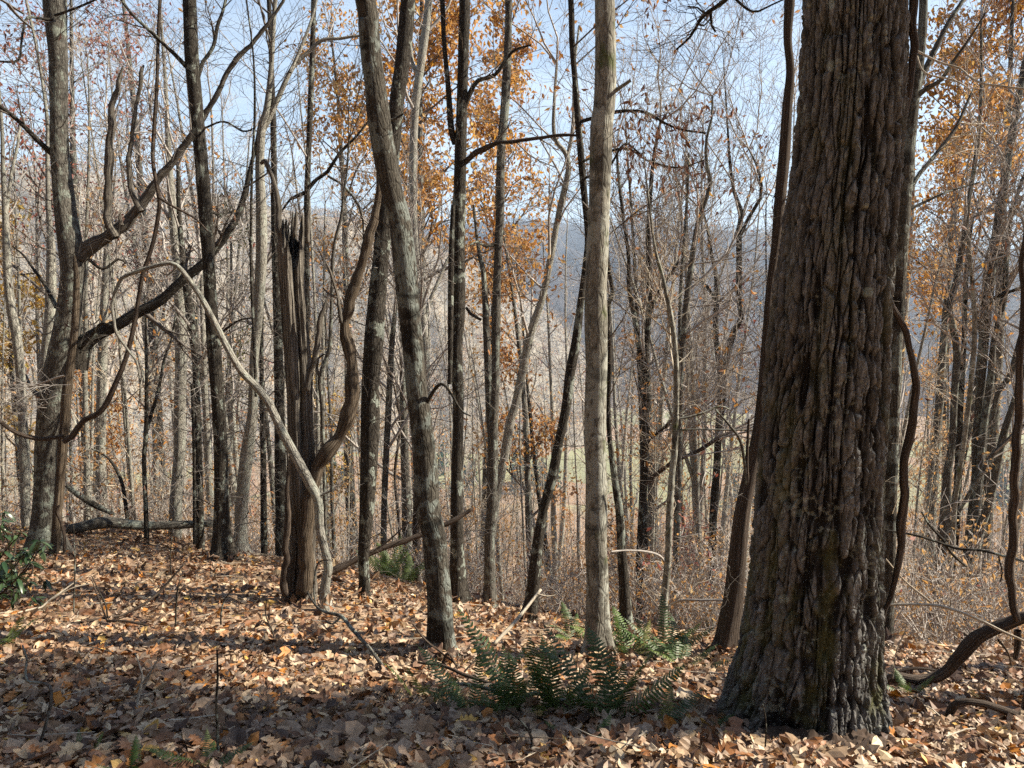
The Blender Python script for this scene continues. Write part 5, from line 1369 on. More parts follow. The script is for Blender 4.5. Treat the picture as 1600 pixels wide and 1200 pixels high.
m.tube(catmull(path3([(101, 587, 4), (88, 590, 4), (60, 600, 3), (30, 606, 2), (-10, 610, 2)], 9.3), .05), 5)
link('stem', m.mesh('stem', BK['gtwig'], pf), fan)
rs = np.random.default_rng(3); tw = MB()
for k in range(17):
    q = at(rs.uniform(50, 112), rs.uniform(588, 650), 9.3 + rs.normal(0, .1))
    grow(tw, q, np.array((-1, rs.normal(0, .25), rs.uniform(-.25, .15))), rs.uniform(.35, .85), .005, 1, rs, up=.02, rmin=.0028, wig=.16, seg=.12)
link('spray', tw.mesh('spray', BK['gtwig'], pf), fan, kind='stuff')

# ------------------------------------------------------------------ ferns
FERN = leaf_mat('fern_frond', [(0.0, (0.055, 0.105, 0.020)), (0.45, (0.085, 0.145, 0.024)), (0.8, (0.13, 0.185, 0.032)), (0.93, (0.20, 0.20, 0.045)), (1.0, (0.26, 0.17, 0.06))], 0.25, 'object', 0.1, 0.5)
FERNY = leaf_mat('sunlit_fern_frond', [(0.0, (0.11, 0.17, 0.035)), (1.0, (0.17, 0.23, 0.05))], 0.3, 'island', 0.1, 0.5)  # lighter copy of the fern green, with sunlight put into the colour
def frond_arrays(L, rs, arch):
    n = 26
    t = np.linspace(0, 1, n)
    mid = np.stack([0 * t + 0.04 * L * np.sin(3 * t + rs.random()), L * (t * np.cos(arch * t * 0.6)), L * (t * math.sin(1.05) - arch * 0.55 * t ** 2)], 1)
    Vs, Ts = [], []
    off = 0
    tang = np.gradient(mid, axis=0); tang /= np.linalg.norm(tang, axis=1, keepdims=True)
    side = np.array((1.0, 0, 0))
    up = np.cross(side, tang)
    for i in range(2, n):
        w = L * 0.17 * (math.sin(math.pi * min(1, (t[i] * 0.93 + 0.12)) ** 0.75) ** 0.8) * rs.uniform(.88, 1.08) + 0.004
        h = L / n * 0.66
        for s in (-1, 1):
            sd = s * side + 0.28 * tang[i] + rs.normal(0, .08, 3) - 0.16 * up[i]
            sd /= np.linalg.norm(sd)
            b = mid[i]
            v = [b + tang[i] * h * .5, b + sd * w * .35 + tang[i] * h * .95, b + sd * w * .8 + tang[i] * h * .75 - up[i] * .10 * w, b + sd * w + tang[i] * h * 0.5 - up[i] * .18 * w, b + sd * w * .75 - up[i] * .08 * w, b + sd * w * .3 - tang[i] * h * .3, b - tang[i] * h * .3]
            Vs.append(np.array(v)); Ts.append(np.array([(0, 1, 6), (1, 5, 6), (1, 2, 5), (2, 4, 5), (2, 3, 4)]) + off); off += 7
    r = 0.0028 * (1 - 0.7 * t)
    for a in range(3):
        an = a * 2.094
        Vs.append(mid + r[:, None] * (math.cos(an) * side + math.sin(an) * up) - up * .001)
    j = np.arange(n - 1)
    for a in range(3):
        b = (a + 1) % 3
        Ts.append(np.stack([off + a * n + j, off + b * n + j, off + b * n + j + 1], 1)); Ts.append(np.stack([off + a * n + j, off + b * n + j + 1, off + a * n + j + 1], 1))
    return np.concatenate(Vs), np.concatenate(Ts)

rs = np.random.default_rng(15)
FR = {}
for nm, mt in (('d', FERN), ('y', FERNY)):
    FR[nm] = []
    for k in range(7):
        V, T = frond_arrays(1.0, rs, rs.uniform(0.25, 0.85))
        FR[nm].append(mesh_arrays('frond', V, tris=T, mats=(mt,), smooth=False))

def fern(label, px, py, Y, n, L, kind='d', spread=2.9, face=math.pi, tilt=0.0, group=None):
    p = at(px, py, Y)
    z = gz(p[0], p[1])
    k = (z - EYE[2]) / (p[2] - EYE[2]) if p[2] < EYE[2] - .1 else 1.0
    k = min(1.35, max(0.75, k))
    p = EYE + (p - EYE) * k; z = gz(p[0], p[1])
    f = thing('fern', label, 'fern', (p[0], p[1], z), group)
    for i in range(n):
        o = bpy.data.objects.new('frond', FR[kind][rs.integers(7)])
        COL.objects.link(o); o.parent = f
        a = face + (i / max(1, n - 1) - 0.5) * 2 * spread + rs.normal(0, .15)
        o.location = (rs.normal(0, .03), rs.normal(0, .03), -0.02)
        o.rotation_euler = (tilt + rs.normal(0, .16), rs.normal(0, .16), a)
        s = L * 0.95 * rs.uniform(.65, 1.15)
        o.scale = (s, s, s)
    return f
fern('tallest dark fern of the front clump, upright fronds left of the centre of the clump', 800, 1122, 4.05, 11, 0.52, tilt=0.31)
fern('dark fern in the middle of the front clump with one frond standing straight up', 872, 1128, 3.95, 9, 0.50, tilt=0.38)
fern('dark fern at the right end of the front clump, arching towards the sunlit leaves', 950, 1130, 3.9, 10, 0.48, tilt=0.28)
fern('low fern at the left part of the front clump, behind the pale lichened stick', 735, 1122, 4.05, 9, 0.42, tilt=0.1)
fern('yellow-green fern standing alone left of the front clump, catching the sun', 662, 1098, 4.3, 4, 0.34, 'y', 1.2, tilt=0.35)
fern('flattened dark fern low in front of the middle of the clump, half buried in leaves', 905, 1165, 3.4, 5, 0.26, spread=2.4, tilt=-0.3)
fern('single dark frond lying on the leaves between the clump and the great oak', 1030, 1135, 3.55, 3, 0.36, spread=0.6, face=-0.9, tilt=-0.1)
fern('dark fern right of the foot of the straight pale trunk', 985, 1030, 6.0, 10, 0.55, tilt=0.1)
fern('dark fern at the foot of the slender sunlit sapling', 1035, 1030, 6.2, 11, 0.58, tilt=0.15)
fern('fern at the right end of the rear patch, nearest the leaning brown vine', 1065, 1045, 5.7, 9, 0.46, tilt=0.0)
fern('small fern left of the straight pale trunk in the undergrowth', 893, 1000, 6.9, 7, 0.36, tilt=0.1)
fern('bright green fern tuft far back beside the left side of the leaning tree', 607, 912, 11.4, 12, 0.75, 'y', tilt=0.35)
fern('fern tuft far back between the bright green tuft and the leaning tree', 632, 918, 11.2, 9, 0.6, 'y', tilt=0.3)
fern('pale green fern at the left edge below the evergreen shrub', 12, 1015, 5.3, 5, 0.40, 'y', 1.4, 0.3 + math.pi, tilt=0.2)
fern('fern at the bottom edge of the picture, left of centre', 318, 1198, 2.95, 7, 0.24, tilt=0.0)
fern('small fern at the bottom edge left of the other bottom-edge fern', 218, 1205, 2.9, 5, 0.18, tilt=0.0)
fern('little fern sprig in the left foreground leaves near the crooked grey twig', 128, 1170, 3.1, 4, 0.14, tilt=0.0)
fern('tiny green fern beside the arched fallen limb, right of the great oak', 1418, 1095, 4.5, 6, 0.26, tilt=0.0)

# ------------------------------------------------------------------ evergreen shrub at the left edge
RHO = leaf_mat('evergreen_leaf', [(0.0, (0.025, 0.055, 0.022)), (0.5, (0.04, 0.08, 0.03)), (1.0, (0.06, 0.10, 0.035))], 0.12, 'object', 0.14, 0.32)
def blade(L, W, bend, fold):
    t = np.array([0, .18, .45, .72, .9, 1.0]); w = np.array([.12, .7, 1.0, .85, .45, .02]) * W * .5
    V = []
    for ti, wi in zip(t, w):
        z = -bend * L * ti ** 2
        V += [(-wi, ti * L, z + fold * wi), (0, ti * L, z), (wi, ti * L, z + fold * wi)]
    Q = []
    for i in range(len(t) - 1):
        a = i * 3
        Q += [(a, a + 1, a + 4, a + 3), (a + 1, a + 2, a + 5, a + 4)]
    return np.array(V), np.array(Q)
BL = []
for k in range(4):
    V, Q = blade(1.0, 0.28, 0.2 + 0.2 * k, 0.25)
    BL.append(mesh_arrays('leaf', V, quads=Q, mats=(RHO,)))
pr = at(-25, 960, 6.6)
rho = thing('rhododendron', 'dark green broad-leaved evergreen shrub at the left edge of the picture', 'shrub', (pr[0], pr[1], gz(pr[0], pr[1])))
ro = np.array(rho.location)
rs = np.random.default_rng(29)
nl = 0
for k in range(34):
    e = at(rs.uniform(-45, 72), rs.uniform(785, 935), 6.5 + rs.normal(0, .25))
    mid = 0.5 * (ro + e) + np.array((rs.normal(0, .08), rs.normal(0, .08), .05))
    S = catmull(np.array([(*ro, .011), (*mid, .008), (*e, .004)]), .07)
    m2 = MB(); m2.tube(S, 5); link('stem', m2.mesh('stem', BK['vine'], ro), rho)
    for w in range(2):
        c = e if w == 0 else S[int(len(S) * .72), :3]
        for j in range(9 if w == 0 else 4):
            o = bpy.data.objects.new('leaf', BL[rs.integers(4)]); COL.objects.link(o); o.parent = rho
            o.location = c - ro + rs.normal(0, .012, 3)
            o.rotation_euler = (rs.uniform(-.75, .35), rs.normal(0, .3), rs.uniform(0, 6.28))
            s = rs.uniform(.07, .125); o.scale = (s, s, s)
            nl += 1

# ------------------------------------------------------------------ bare crumbly earth against the foot of the oak
_sp = at(1285, 1152, 3.52)
SOIL = (_sp[0], _sp[1])
_u, _v = np.meshgrid(np.linspace(-1, 1, 60), np.linspace(-1, 1, 40))
_X = SOIL[0] + _u * .42; _Y = SOIL[1] + _v * .26
_hh = np.clip(1 - (_u ** 2 + _v ** 2), -.3, 1)
_Z = ground_z(_X, _Y) + .10 * _hh - .01 + .022 * fbm(_X * 22, _Y * 22, oct=4, seed=7)
_V = np.stack([_X, _Y, _Z], -1).reshape(-1, 3)
_i = (np.arange(39)[:, None] * 60 + np.arange(59)[None]).reshape(-1)
link('soil', mesh_arrays('soil', _V, quads=np.stack([_i, _i + 1, _i + 61, _i + 60], -1), mats=(flat_mat('dark_crumbly_earth', (0.055, 0.034, 0.022), 0.95, 0.7, 40.0),), smooth=False), kind='structure')

# ------------------------------------------------------------------ leaf litter
def litter_shapes(rs, lobed, n, st):
    t = np.linspace(0, 1, st)
    if lobed:
        w = 0.30 * np.sin(np.pi * np.clip(t * .95 + .03, 0, 1)) ** .7 * (1 + 0.42 * np.where(np.arange(st) % 2, 1, -1)) + .01
    else:
        w = (0.22 + 0.14 * rs.random()) * np.sin(np.pi * np.clip(t * .97 + .015, 0, 1)) ** .8 + .004
    w[-1] = 0.01
    bend = rs.uniform(-.6, .8); fold = rs.uniform(-.5, .8); tw = rs.normal(0, .5)
    cu = rs.uniform(0, 1.0)
    a = tw * (t - .5)
    z = bend * (t - .5) ** 2 * .6 + .03 * rs.normal(size=st)
    V = []
    for i in range(st):
        l = np.array((-w[i] * (1 - .25 * cu), t[i] - .5 + (0.06 if lobed and i % 2 else 0), z[i] + fold * w[i] * .7 + rs.normal(0, .025)))
        r = np.array((w[i] * (1 - .25 * cu), t[i] - .5 + (0.06 if lobed and i % 2 else 0), z[i] + fold * w[i] * .7 + rs.normal(0, .025)))
        c, s_ = math.cos(a[i]), math.sin(a[i])
        for p in (l, np.array((0, t[i] - .5, z[i])), r):
            V.append((p[0] * c - (p[2] - z[i]) * s_, p[1], z[i] + p[0] * s_ + (p[2] - z[i]) * c))
    Q = []
    for i in range(st - 1):
        b = i * 3
        Q += [(b, b + 1, b + 4, b + 3), (b + 1, b + 2, b + 5, b + 4)]
    return np.array(V), np.array(Q)

rs = np.random.default_rng(101)
NEAR_SH = [litter_shapes(rs, k % 3 == 0, k, 7 if k % 3 == 0 else 5) for k in range(16)]
FAR_SH = [litter_shapes(rs, False, k, 3) for k in range(10)]
ONE_SH = [litter_shapes(rs, k % 2 == 0, k, 10 if k % 2 == 0 else 8) for k in range(14)]

def litter_pts(n, y0, y1, spread):
    out = []
    while sum(map(len, out)) < n:
        Y = np.sqrt(rs.uniform(y0 ** 2, y1 ** 2, n)); X = rs.uniform(-1, 1, n) * (0.74 * Y + spread)
        d = np.hypot(X - OC[30, 0], Y - OC[30, 1])
        so = np.hypot((X - SOIL[0]) / 0.30, (Y - SOIL[1]) / 0.17)
        out.append(np.stack([X, Y], 1)[(d > 0.36) & (so > rs.uniform(.75, 1.25, n))])
    return np.concatenate(out)[:n]

def rot_mats(n, tilt):
    a = rs.uniform(0, 2 * math.pi, n); ca, sa = np.cos(a), np.sin(a)
    tx, ty = rs.normal(0, tilt, n), rs.normal(0, tilt, n)
    flip = rs.random(n) < .45
    tx = np.where(flip, tx + math.pi, tx)
    Rz = np.zeros((n, 3, 3)); Rz[:, 0, 0] = ca; Rz[:, 0, 1] = -sa; Rz[:, 1, 0] = sa; Rz[:, 1, 1] = ca; Rz[:, 2, 2] = 1
    Rx = np.zeros((n, 3, 3)); Rx[:, 0, 0] = 1; Rx[:, 1, 1] = np.cos(tx); Rx[:, 1, 2] = -np.sin(tx); Rx[:, 2, 1] = np.sin(tx); Rx[:, 2, 2] = np.cos(tx)
    Ry = np.zeros((n, 3, 3)); Ry[:, 1, 1] = 1; Ry[:, 0, 0] = np.cos(ty); Ry[:, 0, 2] = np.sin(ty); Ry[:, 2, 0] = -np.sin(ty); Ry[:, 2, 2] = np.cos(ty)
    return Rx @ Ry @ Rz if False else Ry @ Rx @ Rz

def bank(xy):
    """Leaves drift up against the feet of the trunks."""
    b = np.zeros(len(xy))
    for x, y, r in BASES:
        if y < 13:
            d = np.hypot(xy[:, 0] - x, xy[:, 1] - y)
            b = np.maximum(b, 0.09 * np.exp(-(np.maximum(d - r, 0) / .15) ** 2))
    return b

def litter_layer(xy, shapes, size, tilt, lift):
    n = len(xy); Vs, Qs = [], []; off = 0
    R = rot_mats(n, tilt); sz = size * np.exp(rs.normal(0, .36, n)); z = ground_z(xy[:, 0], xy[:, 1]) + rs.uniform(0, lift, n) + bank(xy)
    which = rs.integers(0, len(shapes), n)
    for k, (V, Q) in enumerate(shapes):
        m = which == k
        if not m.any():
            continue
        W = np.einsum('nij,vj->nvi', R[m], V) * sz[m, None, None]
        W += np.concatenate([xy[m], z[m, None]], 1)[:, None, :]
        c = m.sum()
        Vs.append(W.reshape(-1, 3)); Qs.append((Q[None] + (np.arange(c) * len(V))[:, None, None]).reshape(-1, 4) + off); off += c * len(V)
    return np.concatenate(Vs), np.concatenate(Qs)

Va, Qa = litter_layer(litter_pts(31000, 1.9, 6.0, .9), NEAR_SH, 0.068, .44, .045)
Vb, Qb = litter_layer(litter_pts(46000, 6.0, 15.0, 1.0), FAR_SH, 0.072, .6, .05)
link('leaf_litter', mesh_arrays('leaf_litter', np.concatenate([Va, Vb]), quads=np.concatenate([Qa, Qb + len(Va)]), mats=(LITTERM,), smooth=False), kind='stuff')

# the largest leaves, nearest the camera, one by one
one = [mesh_arrays('fallen_leaf', V, quads=Q, mats=(LEAF1,), smooth=False) for V, Q in ONE_SH]
xy = litter_pts(300, 2.75, 3.9, .1)
Rm = rot_mats(300, .36)
zz = ground_z(xy[:, 0], xy[:, 1])
from mathutils import Matrix
for i in range(300):
    o = bpy.data.objects.new('fallen_leaf', one[rs.integers(14)]); COL.objects.link(o); o.parent = ground
    s = rs.uniform(.055, .115)
    M = Matrix(Rm[i].tolist()).to_4x4(); M = Matrix.Translation((xy[i, 0], xy[i, 1], zz[i] + .032 + rs.uniform(0, .03))) @ M @ Matrix.Scale(s, 4)
    o.matrix_local = M

# fine fallen twigs in the litter
m = MB()
xy = litter_pts(420, 2.2, 12.0, .6)
for x, y in xy:
    a = rs.uniform(0, 6.28); L = rs.uniform(.12, .5); k = 4
    t = np.linspace(0, 1, k)
    X = x + L * t * math.cos(a) + rs.normal(0, .012, k); Yy = y + L * t * math.sin(a) + rs.normal(0, .012, k)
    m.tube(np.stack([X, Yy, ground_z(X, Yy) + .04 + rs.uniform(0, .05), np.full(k, rs.uniform(.0018, .0045))], 1), 3)
link('fallen_twigs', m.mesh('fallen_twigs', BK['ptwig']), kind='stuff')
# ------------------------------------------------------------------ the wood further down the slope: every tree its own thing
def generic(seed, H, r, crown0, spread, lvl, nl, bark, wob=0.02, forks=1, rmin=0.007, up=0.10):
    rs = np.random.default_rng(seed)
    trunk, crown = MB(), MB()
    def stem(p, d, L, r0, r1):
        n = 14; P = np.empty((n, 4)); q = np.array(p, float); d = np.array(d, float)
        for i in range(n):
            t = i / (n - 1)
            P[i, :3] = q; P[i, 3] = r0 + (r1 - r0) * t
            d = d + rs.normal(0, wob, 3) * (1, 1, .3); d[2] += .02; d /= np.linalg.norm(d)
            q = q + d * L / (n - 1)
        return P
    P = stem((0, 0, -.6), (rs.normal(0, .03), rs.normal(0, .03), 1), H + .6, r, r * .16)
    P[0, 3] *= 1.35
    trunk.tube(catmull(P, .7), 8, .07, 5)
    stems = [P]
    for k in range(forks - 1):
        q, d = sub_at(P, rs.uniform(.12, .45)); a = rs.uniform(0, 6.28)
        S = stem(q[:3], d + np.array((math.cos(a), math.sin(a), 0)) * .28, H * .62, q[3] * .75, r * .14)
        trunk.tube(catmull(S, .8), 7, .06, 5); stems.append(S)
    for P in stems:
        for k in range(nl):
            t = crown0 + (1 - crown0) * (k + rs.random()) / nl
            q, d = sub_at(P, t)
            pe = rnd_perp(np.array((0, 0, 1.)), rs); a = rs.uniform(.5, 1.0)
            grow(crown, q[:3], d * math.cos(a) + pe * math.sin(a), spread * rs.uniform(.6, 1.2) * (1.2 - .75 * (t - crown0) / (1 - crown0)), max(rmin, q[3] * .45), lvl, rs, rmin=rmin, up=up, wig=.15, kids=(4, 6), seg=.5)
        q, d = sub_at(P, 1.0)
        for k in range(2):
            grow(crown, q[:3], d + .3 * rs.normal(size=3), spread * .5, max(rmin, q[3]), lvl - 1, rs, rmin=rmin, up=up)
    return trunk, crown

rsw = np.random.default_rng(404)
KINDS = []
def kind(key, label, bark, tw, leaf=None, count=0, **kw):
    for v in range(kw.pop('variants', 3)):
        t, c = generic(hash_seed(key) + v, bark=bark, **kw)
        tm, cm = t.mesh('trunk', BK[bark]), c.mesh('crown', BK[tw])
        lm = None
        if leaf:
            mat, size, per, frac = leaf
            tips = np.array(c.tips); tips = tips[rsw.random(len(tips)) < frac]
            V, T = leaf_mesh_arrays(np.repeat(tips, per, 0) + rsw.normal(0, .22, (len(tips) * per, 3)), size, rsw)
            lm = mesh_arrays('foliage', V, tris=T, mats=(mat,), smooth=False)
        KINDS.append((key, label, tm, cm, lm, kw['H']))
def hash_seed(s):
    return sum((i + 3) * ord(c) for i, c in enumerate(s)) * 10
kind('pale', 'tall bare pale-barked tree standing in the crowd on the slope below the near trunks', 'pale', 'gtwig', H=17, r=.13, crown0=.45, spread=3.2, lvl=2, nl=10)
kind('grey', 'tall bare grey tree with fine pale twigs standing in the crowd on the slope below the near trunks', 'grey', 'gtwig', H=17, r=.14, crown0=.42, spread=3.4, lvl=2, nl=10)
kind('dark', 'bare dark-barked tree standing in the crowd on the slope below the near trunks', 'dark', 'twig', H=16, r=.13, crown0=.4, spread=3.0, lvl=2, nl=9)
kind('fork', 'bare pale tree with two forking stems standing in the crowd on the slope', 'pale', 'gtwig', variants=2, forks=2, H=15, r=.14, crown0=.45, spread=2.6, lvl=2, nl=7)
kind('thin', 'thin bare pole-like young tree standing among the trunks on the slope', 'pale', 'ptwig', H=9, r=.05, crown0=.3, spread=1.3, lvl=2, nl=8, rmin=.006)
kind('russet', 'small tree still holding russet leaves among the bare trunks on the slope', 'grey', 'twig', (ORANGE, .13, 2, .24), H=9, r=.07, crown0=.22, spread=2.0, lvl=2, nl=9, rmin=.006, up=.03)
kind('tan', 'young tree with thin tan withered leaves among the bare trunks on the slope', 'pale', 'ptwig', (TANL, .11, 2, .15), H=6.5, r=.045, crown0=.15, spread=1.5, lvl=2, nl=9, rmin=.005, up=.03)
kind('red', 'young tree with thin dull red leaves among the bare trunks on the slope', 'grey', 'twig', (REDL, .13, 1, .4), variants=1, H=8, r=.05, crown0=.25, spread=1.7, lvl=2, nl=8, rmin=.006)
BYK = {}
for k in KINDS:
    BYK.setdefault(k[0], []).append(k)

def place(key, x, y, scale, rz, label=None, group=None):
    kd = BYK[key][rsw.integers(len(BYK[key]))]
    root = thing({'russet': 'russet_tree', 'tan': 'young_tree', 'red': 'young_tree', 'thin': 'young_tree'}.get(key, 'bare_tree'), label or kd[1], 'tree', (x, y, gz(x, y)), group or {'pale': 'pale bare trees on the slope', 'grey': 'grey bare trees on the slope', 'dark': 'dark bare trees on the slope', 'fork': 'forked bare trees on the slope', 'thin': 'thin young trees on the slope', 'russet': 'russet-leaved trees on the slope', 'tan': 'tan-leaved young trees on the slope', 'red': 'red-leaved young trees on the slope'}[key])
    root.scale = (scale,) * 3
    root.rotation_euler = (rsw.normal(0, .03), rsw.normal(0, .05), rz)
    for nm, me in (('trunk', kd[2]), ('crown', kd[3]), ('foliage', kd[4])):
        if me is not None:
            o = link(nm, me, root)
            if nm != 'trunk':
                o['kind'] = 'stuff'
    return root

# sky opening right of the straight pale trunk: trees there stay lower
def top_row(px):
    return float(np.interp(px, [0, 350, 480, 560, 840, 880, 960, 1000, 1080, 1200, 1300, 1450, 1600], [20, 30, 110, 200, 170, 130, 150, 110, 90, 60, 80, 90, 40]))
taken = []
PLACED = []
def free(x, y, d):
    return all((x - a) ** 2 + (y - b) ** 2 > d * d for a, b in taken)
cnt = {}
plan = [('pale', 72), ('grey', 14), ('dark', 4), ('fork', 18), ('thin', 84), ('russet', 14), ('tan', 64), ('red', 9)]
for key, n in plan:
    tries = 0; k = 0
    while k < n and tries < 4000:
        tries += 1
        big = key in ('pale', 'grey', 'dark', 'fork')
        Y = 14.5 + (64 if big else 34) * rsw.random() ** (1.25 if big else 1.2)
        px = rsw.uniform(-60, 1660)
        p = at(px, 600, Y)
        if not free(p[0], p[1], 0.7 if not big else 0.9):
            continue
        H = BYK[key][0][5]
        z = gz(p[0], p[1])
        if big:
            tr = top_row(px) + rsw.uniform(-10, 210)
            need = at(px, tr, Y)[2] - z
            s = need / (H * 1.06)
            if not (0.5 < s < 1.45):
                s = min(1.3, max(.62, s))
                if at(px, 60, Y)[2] - z < s * H * 1.0:
                    s = (at(px, top_row(px) + rsw.uniform(0, 120), Y)[2] - z) / (H * 1.06)
                if s < .4:
                    continue
        else:
            s = rsw.uniform(.65, 1.25)
        taken.append((p[0], p[1]))
        PLACED.append((key, place(key, p[0], p[1], s, rsw.uniform(0, 6.28))))
        k += 1

LAND = [(-80, 'the left edge'), (95, 'the big rough trunk'), (330, 'the straight dark trunk'), (465, 'the snag'), (580, 'the dark grey trunk'), (655, 'the leaning lichened trunk'), (716, 'the double trunk'),
        (770, 'the tall even trunk'), (932, 'the straight pale trunk'), (1050, 'the slender sapling'), (1125, 'the Y-shaped tree'), (1200, 'the great oak'), (1415, 'the bowed vine'), (1485, 'the first clump'), (1540, 'the largest clump'), (1800, 'the right edge')]
SHORT = {'pale': 'pale bare trees', 'grey': 'grey bare trees', 'dark': 'dark bare trees', 'fork': 'forked pale trees', 'thin': 'thin bare poles', 'russet': 'russet-leaved trees', 'tan': 'tan-leaved young trees', 'red': 'red-leaved young trees'}
ONE = {'pale': 'pale bare tree', 'grey': 'grey bare tree', 'dark': 'dark bare tree', 'fork': 'forked pale tree', 'thin': 'thin bare pole-like tree', 'russet': 'russet-leaved tree', 'tan': 'tan-leaved young tree', 'red': 'red-leaved young tree'}
ORD = ['nearest', 'second nearest', 'third nearest', 'fourth nearest', 'fifth nearest', 'sixth nearest', 'seventh nearest', 'eighth nearest', 'ninth nearest', 'tenth nearest', 'eleventh nearest', 'twelfth nearest', 'thirteenth nearest', 'fourteenth nearest']
bins = {}
for key, root in PLACED:
    x, y = root.location[0], root.location[1]
    px = 800 + FPX * x / (y * CP) * 1.0
    b = max(i for i in range(len(LAND) - 1) if LAND[i][0] <= max(px, -79))
    bins.setdefault((key, b), []).append(root)
for (key, b), rr in bins.items():
    rr.sort(key=lambda o: o.location[1])
    for i, o in enumerate(rr):
        where = 'between %s and %s' % (LAND[b][1], LAND[b + 1][1])
        o['label'] = ('only %s seen %s' % (ONE[key], where)) if len(rr) == 1 else ('%s %s %s' % (ORD[min(i, 13)], ONE[key], where))

# ---- trees that keep their coloured crowns
def leafy(name, label, px, py_top, py_bot, Y, width, mat, size, nleaf, seed, bark='grey', crown0=.3, nl=16, lvl=2, per=3):
    rs = np.random.default_rng(seed)
    p = at(px, py_bot, Y); z = gz(p[0], p[1]); H = at(px, py_top, Y)[2] - z
    spread = 0.66 * width * mpp(300, Y)
    t, c = generic(seed, H, .012 * H, crown0, spread, lvl, nl, bark, rmin=.009, up=.05)
    root = thing(name, label, 'tree', (p[0], p[1], z))
    link('trunk', t.mesh('trunk', BK[bark]), root)
    link('crown', c.mesh('crown', BK['twig']), root, kind='stuff')
    tips = np.array(c.tips); tips = tips[rs.random(len(tips)) < min(1, nleaf / (len(tips) * per))]
    V, T = leaf_mesh_arrays(np.repeat(tips, per, 0) + rs.normal(0, .17, (len(tips) * per, 3)), size, rs, 0.9)
    link('foliage', mesh_arrays('foliage', V, tris=T, mats=(mat,), smooth=False), root, kind='stuff')
leafy('oak_tree', 'tall tree with a dense orange-gold crown behind the leaning tree and the double trunk', 668, -60, 600, 24, 270, GOLD, .21, 24000, 900, crown0=.54, nl=26, per=5)
leafy('oak_tree', 'orange crown showing between the double trunk and the tall even grey trunk', 752, 50, 600, 28, 150, GOLD, .20, 9000, 914, crown0=.52, nl=18, per=4)
leafy('oak_tree', 'looser orange-brown leafy tree left of the dense orange-gold crown, behind the snag', 548, 70, 600, 26, 220, GOLD, .17, 9500, 901, crown0=.5, nl=18)
leafy('oak_tree', 'orange-leaved tree at the upper right edge above the multi-stemmed clumps', 1555, -60, 600, 17, 270, GOLD, .14, 16000, 902, crown0=.52, nl=20, per=6)
leafy('oak_tree', 'smaller orange-leaved tree at the right, half way between the bowed vine and the largest clump', 1475, 110, 600, 21, 150, GOLD, .15, 6000, 915, crown0=.55, nl=14, per=5)
leafy('oak_tree', 'golden-leaved tree low at the left edge behind the big rough trunk', 32, 365, 700, 22, 150, YELLOW, .19, 6000, 903, crown0=.35, nl=12)
leafy('oak_tree', 'orange-brown leafy tree behind the straight pale trunk, to its left at mid height', 835, 335, 800, 19, 150, ORANGE, .13, 2600, 904, crown0=.25, nl=12)
leafy('oak_tree', 'orange-leaved tree at mid height just right of the straight pale trunk', 1020, 360, 800, 26, 190, ORANGE, .16, 1300, 905, crown0=.3, nl=12)
leafy('oak_tree', 'thinly leaved reddish tree at the top left corner behind the big limbs', 120, -40, 600, 21, 330, REDL, .13, 2200, 906, crown0=.4, nl=16, per=2)
leafy('oak_tree', 'small pale orange tree right of the bowed vine, low against the valley', 1470, 455, 800, 30, 130, TANL, .17, 2600, 907, crown0=.3, nl=12)
leafy('young_tree', 'small rust-leaved tree just right of the big rough trunk, above the fallen log', 150, 600, 800, 18, 130, ORANGE, .12, 1300, 908, crown0=.2, nl=9)
leafy('young_tree', 'bushy tan-orange young tree seen between the snag and the straight dark grey trunk', 520, 560, 800, 24, 110, YELLOW, .14, 1300, 909, crown0=.2, nl=9)
leafy('young_tree', 'small yellow-green leaved tree high behind the straight dark trunk at the left', 350, 320, 700, 25, 90, GREENL, .14, 700, 910, crown0=.45, nl=9)
leafy('oak_tree', 'faintly pink-leaved tall tree at the upper left, between the big trunk and straight dark one', 235, -60, 600, 26, 230, REDL, .14, 1500, 911, crown0=.4, nl=16, per=2)
leafy('young_tree', 'red-orange leaved young tree low between the pale sapling and the great oak', 1085, 850, 900, 15, 100, REDL, .10, 900, 912, crown0=.15, nl=9)
leafy('young_tree', 'rust-brown leaved sapling low between the straight pale trunk and the slender sapling', 990, 800, 900, 14, 110, ORANGE, .09, 700, 913, crown0=.15, nl=9)

# ---- unseen trees added to the right, towards the sun, for the shade they cast
def offstage(label, x, y, H, seed, leaf=None, bark='dark', r=.2, crown0=.25, spread=3.0, nl=16):
    rs = np.random.default_rng(seed)
    t, c = generic(seed, H, r, crown0, spread, 2, nl, bark, rmin=.007, up=.05)
    root = thing('tree', label, 'tree', (x, y, gz(x, y)))
    link('trunk', t.mesh('trunk', BK[bark]), root); link('crown', c.mesh('crown', BK['twig']), root, kind='stuff')
    if leaf:
        mat, size, per, frac = leaf
        tips = np.array(c.tips); tips = tips[rs.random(len(tips)) < frac]
        V, T = leaf_mesh_arrays(np.repeat(tips, per, 0) + rs.normal(0, .2, (len(tips) * per, 3)), size, rs)
        link('foliage', mesh_arrays('foliage', V, tris=T, mats=(mat,), smooth=False), root, kind='stuff')
offstage('unseen brown-leaved tree added outside the frame to shade the great oak from the right', 8.3, 4.98, 10.5, 1201, (BROWNL, .16, 5, .9), r=.2, crown0=.62, spread=1.3, nl=15)  # crown set at the height that shades the upper oak trunk

for k, (x, y, H, sd) in enumerate([(9.5, 9.6, 16, 1302), (13.5, 6.3, 15, 1303), (17.0, 11.5, 17, 1306)]):
    offstage('unseen bare %s tree added to the right for its shadows, %s of its row' % (('dark', 'grey')[k % 2], ('first', 'second', 'last')[k]), x, y, H, sd, None, ('dark', 'grey')[k % 2], .15, .55, 2.0, 5)  # more of the wood, put in to throw shadow stripes

